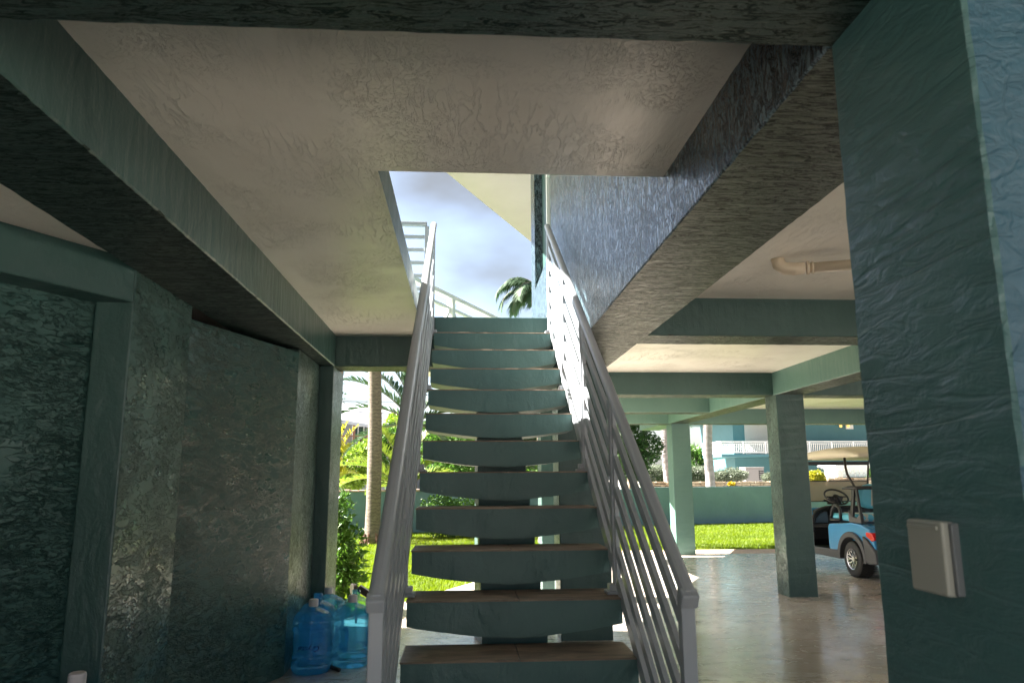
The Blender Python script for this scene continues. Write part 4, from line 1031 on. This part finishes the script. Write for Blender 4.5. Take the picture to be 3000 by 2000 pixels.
# generator
gn = thing('generator', 'beige standby generator box before the lower wall of the teal building', 'generator', (at(2215,1400,46).x, 46, 0))
p0, p1, p2 = at(2185,1405,46), at(2222,1369,46), at(2243,1369,46.7)
m = MB(); m.box(p0.x, p1.x+.35, 46, 47, .3, p1.z-.04); o = m.build('cabinet', M['generator'], gn, bevel=.04); o.location = (-gn.location.x,-46,0)
m = MB(); m.box(p0.x-.02, p1.x+.37, 45.97, 47.03, p1.z-.04, p1.z+.03); o = m.build('lid', M['generator'], gn, bevel=.03); o.location = (-gn.location.x,-46,0)
m = MB(); m.box(p1.x+.02, p1.x+.04, 45.975, 45.99, p1.z-.75, p1.z-.16)
for k in range(5):
    m.box(p1.x, p1.x+.31, 45.98, 45.999, p1.z-.25-.12*k, p1.z-.19-.12*k)
o = m.build('vent', M['black'], gn); o.location = (-gn.location.x,-46,0)
m = MB(); m.box(p0.x-.2, p1.x+.6, 45.8, 47.2, -.05, .3); o = m.build('plinth', M['far_teal'], gn); o.location = (-gn.location.x,-46,0)
# pedestal
pc = at(2481, 1390, 31); 
pd = thing('lantern_pedestal', 'white capped glass-block pedestal lantern on the stacked stone plinth', 'lantern', (pc.x, 31, at(2481,1397,31).z))
zz0 = at(2481,1396,31).z; zz1 = at(2481,1376,31).z; zz2 = at(2481,1359,31).z; hw = .66
m = MB(); m.box(pc.x-hw, pc.x+hw, 30.5, 31.6, zz0, zz1); o = m.build('glass_blocks', M['glassblock'], pd); o.location = (-pc.x,-31,-pd.location.z)
m = MB()
for k in range(8): m.box(pc.x-hw+hw*2*k/7-.02, pc.x-hw+hw*2*k/7+.02, 30.485, 30.499, zz0, zz1)
m.box(pc.x-hw, pc.x+hw, 30.485, 30.499, (zz0+zz1)/2-.012, (zz0+zz1)/2+.012)
o = m.build('mullion', M['white'], pd); o.location = (-pc.x,-31,-pd.location.z)
m = MB()
for k, (e, z0_, z1_) in enumerate(((.02,0,.25),(.10,.25,.5),(.20,.5,.8),(.17,.8,1))):
    m.box(pc.x-hw-e, pc.x+hw+e, 30.45-e, 31.65+e, zz1+(zz2-zz1)*z0_, zz1+(zz2-zz1)*z1_)
o = m.build('cap', M['white'], pd, bevel=.03); o.location = (-pc.x,-31,-pd.location.z)
# lantern and flowers on the garden wall
q = at(2137, 1424, 22.2)
ln = thing('post_lantern', 'small black lantern sitting on the right garden wall', 'lantern', (q.x, 22.2, 1.0))
m = MB(); m.lathe([(.0,0),(.07,0),(.07,.03),(.05,.04),(.05,.11),(.09,.12),(.10,.14),(.06,.17),(.0,.19)], 16); m.build('lantern', M['black'], ln, smooth=False)
q = at(2146, 1424, 22.0)
fp = thing('flower_trough', 'small dark trough of yellow flowers on the garden wall beside the lantern', 'planter', (q.x+.02, 22.12, 1.0))
m = MB(); m.box(-.17,.17,-.07,.06,.0,.06); m.build('trough', M['black'], fp, bevel=.006)
cloud([(0,0,.11,.10,.06,.05)], 260, .05, .04, .8).build('flowers', M['flower'], fp)

# ------------------------------------------------------------------ golf cart, facing away (+Y)
CX, CY = 5.15, 9.87
cart = thing('golf_cart', 'light blue golf cart with cream roof and striped seats parked between the columns', 'golf cart', (CX, CY, 0))
W_ = 1.14
def cb(mb, name, mat, par=None, **k): return mb.build(name, mat, par or cart, **k)
def body_shell(prof, x0, x1, crown=0): 
    m = MB(); m.slab(prof, x0, x1, 'x'); return m
# rear blue body with wheel cut-out
wheelR = .232
arch = [(.31*math.cos(a), .235+.285*math.sin(a)) for a in [R(t) for t in range(5, 176, 15)]]
rear = [(.66,.30)]+[(.66,.60),(.62,.655),(.30,.675),(0,.70),(-.22,.69),(-.42,.64),(-.52,.55),(-.56,.40),(-.50,.30)]+[(p,q) for p,q in arch[::-1]]
cb(body_shell(rear, 0, .10), 'side_panel', M['cart_blue'], bevel=.02, segs=3)
cb(body_shell(rear, W_-.10, W_), 'side_panel', M['cart_blue'], bevel=.02, segs=3)
m = MB(); m.slab([(.64,.34),(.64,.62),(.30,.655),(0,.68),(-.22,.67),(-.42,.62),(-.5,.54),(-.54,.42),(-.48,.34)], .101, W_-.101, 'x'); cb(m, 'rear_body', M['cart_blue'])
# dark fender flare
fo = [(.37*math.cos(a)+.0, .235+.345*math.sin(a)) for a in [R(t) for t in range(-5, 186, 10)]]
fi = [(.30*math.cos(a), .235+.275*math.sin(a)) for a in [R(t) for t in range(-5, 186, 10)]]
for x0, x1 in ((-.035,.10),(W_-.10,W_+.035)):
    m = MB(); n = len(fo)
    v = [(x0,p,q) for p,q in fo]+[(x0,p,q) for p,q in fi]+[(x1,p,q) for p,q in fo]+[(x1,p,q) for p,q in fi]
    f = []
    for k in range(n-1):
        f += [(k,k+1,n+k+1,n+k), (2*n+k+1,2*n+k,3*n+k,3*n+k+1), (k+1,k,2*n+k,2*n+k+1), (n+k,n+k+1,3*n+k+1,3*n+k)]
    f += [(0,n,3*n,2*n),(n-1,2*n-1,4*n-1,3*n-1)][:2]
    m.add(v, f); cb(m, 'fender', M['darkgrey'], bevel=.008)
    m = MB(); m.slab([(-.30,.55),(-.42,.50),(-.60,.36),(-.62,.22),(-.40,.20),(-.36,.24)], x0, x1, 'x'); cb(m, 'rear_bumper_corner', M['darkgrey'], bevel=.02)
m = MB(); m.slab([(-.50,.44),(-.62,.38),(-.64,.22),(-.50,.20)], .10, W_-.10, 'x'); cb(m, 'bumper', M['darkgrey'], bevel=.02)
for x in (.0, W_-.09):
    m = MB(); m.slab([(-.36,.545),(-.36,.60),(-.50,.60),(-.555,.52),(-.50,.485)], x-.006 if x == 0 else x, x+.096, 'x'); cb(m, 'tail_light', M['red'], bevel=.012, segs=3)
# rocker, floor, cowl
for x in (-.015, W_-.075):
    m = MB(); m.slab([(.36,.20),(1.42,.20),(1.44,.30),(.40,.315)], x, x+.09, 'x'); cb(m, 'rocker_panel', M['darkgrey'], bevel=.015)
m = MB(); m.box(.07, W_-.07, .3, 1.5, .24, .285); cb(m, 'floor_pan', M['black'])
m = MB(); m.box(.05, W_-.05, .60, .70, .285, .60); cb(m, 'seat_riser', M['black'], bevel=.01)
cowl = [(1.30,.29),(1.22,.60),(1.20,.72),(1.28,.80),(1.40,.855),(1.60,.85),(1.86,.78),(2.06,.68),(2.14,.48),(2.10,.30),(1.99,.28),(1.96,.42),(1.86,.52),(1.70,.56),(1.53,.52),(1.43,.42),(1.40,.29)]
cb(body_shell(cowl, .02, .10), 'front_side_panel', M['cart_blue'], bevel=.02, segs=3); cb(body_shell(cowl, W_-.10, W_-.02), 'front_side_panel', M['cart_blue'], bevel=.02, segs=3)
m = MB(); m.slab([(1.34,.80),(1.40,.84),(1.60,.835),(1.86,.765),(2.05,.65),(2.12,.48),(2.08,.32),(1.95,.32),(1.34,.32)], .101, W_-.101, 'x'); cb(m, 'front_body', M['cart_blue'])
def arch_pts(x0, x1, z0, z1, r, n=7):
    p = [(x0, z0)]
    p += [(x0+r-r*math.cos(math.pi/2*k/n), z1-r*.75+r*.75*math.sin(math.pi/2*k/n)) for k in range(n+1)]
    p += [(x1-r+r*math.sin(math.pi/2*k/n), z1-r*.75+r*.75*math.cos(math.pi/2*k/n)) for k in range(n+1)]
    return p+[(x1, z0)]
m = MB(); m.slab(arch_pts(.04, W_-.04, .56, .85, .26), 1.20, 1.36, 'y'); ds = cb(m, 'dashboard', M['black'], bevel=.01)
m = MB(); ap = arch_pts(.035, W_-.035, .50, .855, .27); m.tube([(x, 1.17, z) for x, z in ap], .024, 8); m.build('dash_rim', M['black'], ds, smooth=True)
m = MB(); m.slab([(1.16,.58),(1.17,.40),(1.26,.30),(1.34,.30),(1.34,.58)], .03, W_-.03, 'x'); cb(m, 'kick_panel', M['black'], bevel=.01)
m = MB(); m.slab([(1.105,.57),(1.10,.61),(1.30,.62),(1.30,.57)], -.01, W_+.01, 'x'); m.build('dash_tray', M['darkgrey'], ds, bevel=.01)
for k in (0, 1):
    m = MB(); xa_ = .085 if k == 0 else W_-.085; sg = 1 if k == 0 else -1
    pk = [(xa_, .63), (xa_+sg*.02, .70), (xa_+sg*.08, .76), (xa_+sg*.15, .79), (xa_+sg*.19, .79), (xa_+sg*.19, .63)]
    m.slab(pk if sg > 0 else pk[::-1], 1.185, 1.21, 'y'); m.build('cup_pocket', M['pocket'], ds, bevel=.006)
m = MB(); m.box(.45, .95, 1.188, 1.21, .62, .76); m.build('glove_box', M['darkgrey'], ds, bevel=.006)
# seat
m = MB(); m.box(.05, W_-.05, .06, .66, .705, .80); se = cb(m, 'seat', M['vinyl_blue'], bevel=.045, segs=4)
m = MB(); m.box(.22, .30, .06, .662, .70, .804); m.box(.34, .40, .06, .662, .70, .804); m.build('stripe', M['vinyl_cream'], se, bevel=.045, segs=4)
def back(x0, x1):
    m = MB(); K = 18
    c = Vector(((x0+x1)/2, -.03, 1.04)); hx_, hz_ = (x1-x0)/2, .165
    ptsf = []
    for k in range(K):
        a = 2*math.pi*k/K; ca, sa = math.cos(a), math.sin(a)
        ptsf.append((math.copysign(abs(ca)**.75, ca)*hx_, math.copysign(abs(sa)**.8, sa)*hz_))
    rings = []
    for dy, sc in ((-.055,.72),(-.05,.9),(-.02,1),(.02,1),(.05,.9),(.058,.72)):
        rings.append([(c.x+p*sc, c.y+dy-(q*sc)*.18, c.z+q*sc) for p, q in ptsf])
    v = [p for r_ in rings for p in r_]; f = []
    for i in range(len(rings)-1):
        for k in range(K): f.append((i*K+k, i*K+(k+1)%K, (i+1)*K+(k+1)%K, (i+1)*K+k))
    f.append(tuple(range(K-1,-1,-1))); f.append(tuple((len(rings)-1)*K+k for k in range(K)))
    m.add(v, f); o = cb(m, 'backrest', M['vinyl_blue'], smooth=True)
    for sx in (.42, .62):
        s = MB()
        xx0, xx1 = x0+(x1-x0)*(sx-.055), x0+(x1-x0)*(sx+.055)
        v = []
        for q in np.linspace(-.86, .86, 9): 
            for x in (xx0, xx1): v += [(x, c.y-.060-q*hz_*.18+ (.02 if abs(q) > .8 else 0), c.z+q*hz_)]
        s.add(v, [(2*i, 2*i+2, 2*i+3, 2*i+1) for i in range(8)]); s.add([(a_, b_-.004, c_) for a_, b_, c_ in v], [(2*i, 2*i+1, 2*i+3, 2*i+2) for i in range(8)])
        s.add([(a_, 2*c.y-b_-2*(c_-c.z)*.18+.0*b_, c_) for a_, b_, c_ in v], [(2*i, 2*i+1, 2*i+3, 2*i+2) for i in range(8)])
        s.build('stripe', M['vinyl_cream'], o)
    return o
back(.10, .55); back(.59, 1.04)
# seat back shell, supports and rear grab rail
for x in (.03, W_-.03):
    m = MB(); m.bar((x, .02, .70), (x, -.10, 1.16), .035, .07, up=(0,1,0)); m.bar((x, -.24, .70), (x, -.16, 1.14), .03, .05, up=(0,1,0)); cb(m, 'seat_support', M['black'], bevel=.01)
    m = MB(); m.slab([(.06,.70),(.06,.86),(-.02,.78),(-.14,.76),(-.24,.83),(-.26,.70)], x-.025, x+.025, 'x'); cb(m, 'support_gusset', M['darkgrey'], bevel=.008)
m = MB(); m.tube([(-.02,.10,1.14),(0,-.02,1.155),(.03,-.16,1.15),(.12,-.20,1.155),(W_-.12,-.20,1.155),(W_-.03,-.16,1.15),(W_,-.02,1.155),(W_+.02,.10,1.14)], [.014,.022,.026,.024,.024,.026,.022,.014], 10); cb(m, 'grab_rail', M['black'], smooth=True)
# arm rests
for x in (.04, W_-.04):
    m = MB(); m.tube([(x,.62,.70),(x,.56,.84),(x,.48,.905),(x,.38,.90),(x,.34,.84),(x,.34,.70)], .022, 8); m.bar((x,.60,.712),(x,.34,.712),.05,.03); cb(m, 'arm_rest', M['black'], smooth=True)
# steering
m = MB(); m.tube([(.32,1.22,.72),(.32,1.05,.92),(.32,.99,.985)], [.03,.028,.022], 10); cb(m, 'steering_column', M['black'], smooth=True)
sc_ = Vector((.32,.97,1.01)); ax = Vector((0,-.62,.78)).normalized(); a1 = Vector((1,0,0)); b1 = ax.cross(a1)
m = MB(); pts = [sc_+(a1*math.cos(t)+b1*math.sin(t))*.165 for t in np.linspace(0, 2*math.pi, 33)]
m.tube(pts, .014, 8, caps=False)
for t in (R(0), R(180), R(250), R(290)): m.tube([sc_, sc_+(a1*math.cos(t)+b1*math.sin(t))*.16], .010, 6)
m.tube([sc_-ax*.02, sc_+ax*.012], .045, 16)
m.slab([(sc_.y-.01, sc_.z-.01)]*0 or [(.96,1.0),(.99,1.02),(1.07,.915),(1.05,.90)], .22, .42, 'x')
cb(m, 'steering_wheel', M['black'], smooth=True)
m = MB(); m.tube([(.30,1.06,.92),(.16,1.03,.96)], [.011,.014], 8); cb(m, 'gear_stalk', M['black'], smooth=True)
# roof
m = MB(); nx_, ny_ = 12, 16; v = []
def roofz(t, s): return 1.585+.135*math.sin(math.pi*min(1,max(0,t)))**.8*(1-.35*abs(2*s-1)**3)
rx0, rx1, ry0, ry1 = -.03, W_+.03, -.42, 1.52
for j in range(ny_+1):
    for i in range(nx_+1):
        t, s = j/ny_, i/nx_; v.append((rx0+(rx1-rx0)*s, ry0+(ry1-ry0)*t, roofz(t, s)))
for j in range(ny_+1):
    for i in range(nx_+1):
        t, s = j/ny_, i/nx_; v.append((rx0+(rx1-rx0)*s, ry0+(ry1-ry0)*t, roofz(t, s)-.045 if (0 < j < ny_ and 0 < i < nx_) else 1.55))
f = []; o2 = (nx_+1)*(ny_+1)
for j in range(ny_):
    for i in range(nx_):
        a = j*(nx_+1)+i; f += [(a,a+1,a+nx_+2,a+nx_+1), (o2+a+nx_+1,o2+a+nx_+2,o2+a+1,o2+a)]
for j in range(ny_):
    a = j*(nx_+1); f += [(a, a+nx_+1, o2+a+nx_+1, o2+a)]; a += nx_; f += [(a+nx_+1, a, o2+a, o2+a+nx_+1)]
for i in range(nx_):
    f += [(i+1, i, o2+i, o2+i+1)]; a = ny_*(nx_+1)+i; f += [(a, a+1, o2+a+1, o2+a)]
m.add(v, f); cb(m, 'roof', M['cart_cream'], smooth=True)
for x in (.05, W_-.05):
    m = MB(); m.tube([(x,1.50,.90),(x,1.46,1.25),(x,1.40,1.52),(x,1.34,1.555),(x,1.10,1.56)], .015, 8); cb(m, 'front_strut', M['brown_black'], smooth=True)
    m = MB(); m.tube([(x,-.02,1.56),(x,-.03,1.40),(x,-.06,1.32),(x,-.30,1.13),(x,-.33,1.0),(x,-.33,.66)] if False else [(x,.12,1.57),(x,.11,1.42),(x,.08,1.33),(x,-.10,1.15),(x,-.16,1.0),(x,-.20,.68)], .017, 8); cb(m, 'rear_strut', M['brown_black'], smooth=True)
m = MB(); m.bar((.07,1.36,1.50),(W_-.07,1.36,1.50),.02,.055); cb(m, 'roof_crossbar', M['black'], bevel=.006)
m = MB(); m.add([(.06,1.50,.93),(W_-.06,1.50,.93),(W_-.06,1.47,1.23),(.06,1.47,1.23)], [(0,1,2,3)]); m.add([(.06,1.504,.93),(W_-.06,1.504,.93),(W_-.06,1.474,1.23),(.06,1.474,1.23)], [(3,2,1,0)])
cb(m, 'windshield', M['windshield'])
m = MB(); m.bar((.06,1.50,.93),(W_-.06,1.50,.93),.012,.014); m.bar((.06,1.47,1.235),(W_-.06,1.47,1.235),.012,.014); cb(m, 'windshield_trim', M['black'])
# wheels
def wheel(x, y, side):
    c = (x, y, wheelR)
    m = MB(); wd = .20; s = side
    prof = [(.130,-wd/2+.01),(.190,-wd/2),(.218,-wd/2+.012),(.231,-wd/2+.035),(.232,0),(.231,wd/2-.035),(.218,wd/2-.012),(.190,wd/2),(.130,wd/2-.01)]
    m.lathe(prof, 40, c, axis='x'); ty = cb(m, 'wheel', M['rubber'], smooth=True)
    gq = MB()
    for k in range(36):
        t = 2*math.pi*k/36
        for q in (-1, 1):
            rr = .2325; a = Vector((c[0]+q*.005, c[1]+rr*math.cos(t), c[2]+rr*math.sin(t))); t2 = t+.16*q
            b = Vector((c[0]+q*.085, c[1]+(rr-.004)*math.cos(t2), c[2]+(rr-.004)*math.sin(t2)))
            gq.bar(a, b, .016, .008, up=(0, math.cos(t), math.sin(t)))
    gq.build('tread_lugs', M['rubber'], ty)
    d = MB(); d.lathe([(.0,.03*-side+0),(.128,.03*-side)], 30, (c[0]+side*.045, c[1], c[2]), axis='x'); d.lathe([(.118,side*.095),(.132,side*.098),(.134,side*.085),(.130,-side*.08)], 36, c, axis='x'); rm = d.build('rim', [M['black']], ty)
    sp_m = MB(); fx = c[0]+side*.082
    sp_m.lathe([(.120,0),(.133,side*.006),(.134,-side*.01)], 36, (c[0]+side*.094, c[1], c[2]), axis='x')
    for k in range(9):
        t = 2*math.pi*k/9
        hub = Vector((fx-side*.012, c[1]+.03*math.cos(t), c[2]+.03*math.sin(t))); mid = Vector((fx-side*.004, c[1]+.07*math.cos(t), c[2]+.07*math.sin(t)))
        sp_m.bar(hub, mid, .016, .016, up=(1,0,0))
        for q in (-.24, .24):
            e = Vector((fx+side*.006, c[1]+.126*math.cos(t+q), c[2]+.126*math.sin(t+q))); sp_m.bar(mid, e, .012, .014, up=(1,0,0))
            e2 = Vector((fx+side*.006, c[1]+.126*math.cos(t+q*.35), c[2]+.126*math.sin(t+q*.35)))
            if q > 0: sp_m.bar(mid, e2, .007, .012, up=(1,0,0))
    sp_m.tube([(fx-side*.02,c[1],c[2]),(fx+side*.004,c[1],c[2])], .032, 14)
    sp_m.build('spokes', M['alloy'], ty)
for y in (0, 1.66):
    wheel(.075, y, -1); wheel(W_-.075, y, 1)
m = MB(); m.tube([(.1,0,.232),(W_-.1,0,.232)], .04, 10); m.tube([(.1,1.66,.232),(W_-.1,1.66,.232)], .03, 10); m.box(.25,.9,-.3,.4,.2,.4); cb(m, 'axle', M['black'])
m = MB(); m.tube([(.57,-.62,.26),(.57,-.74,.26)], .02, 10); cb(m, 'tow_hitch', M['alloy'], smooth=True)
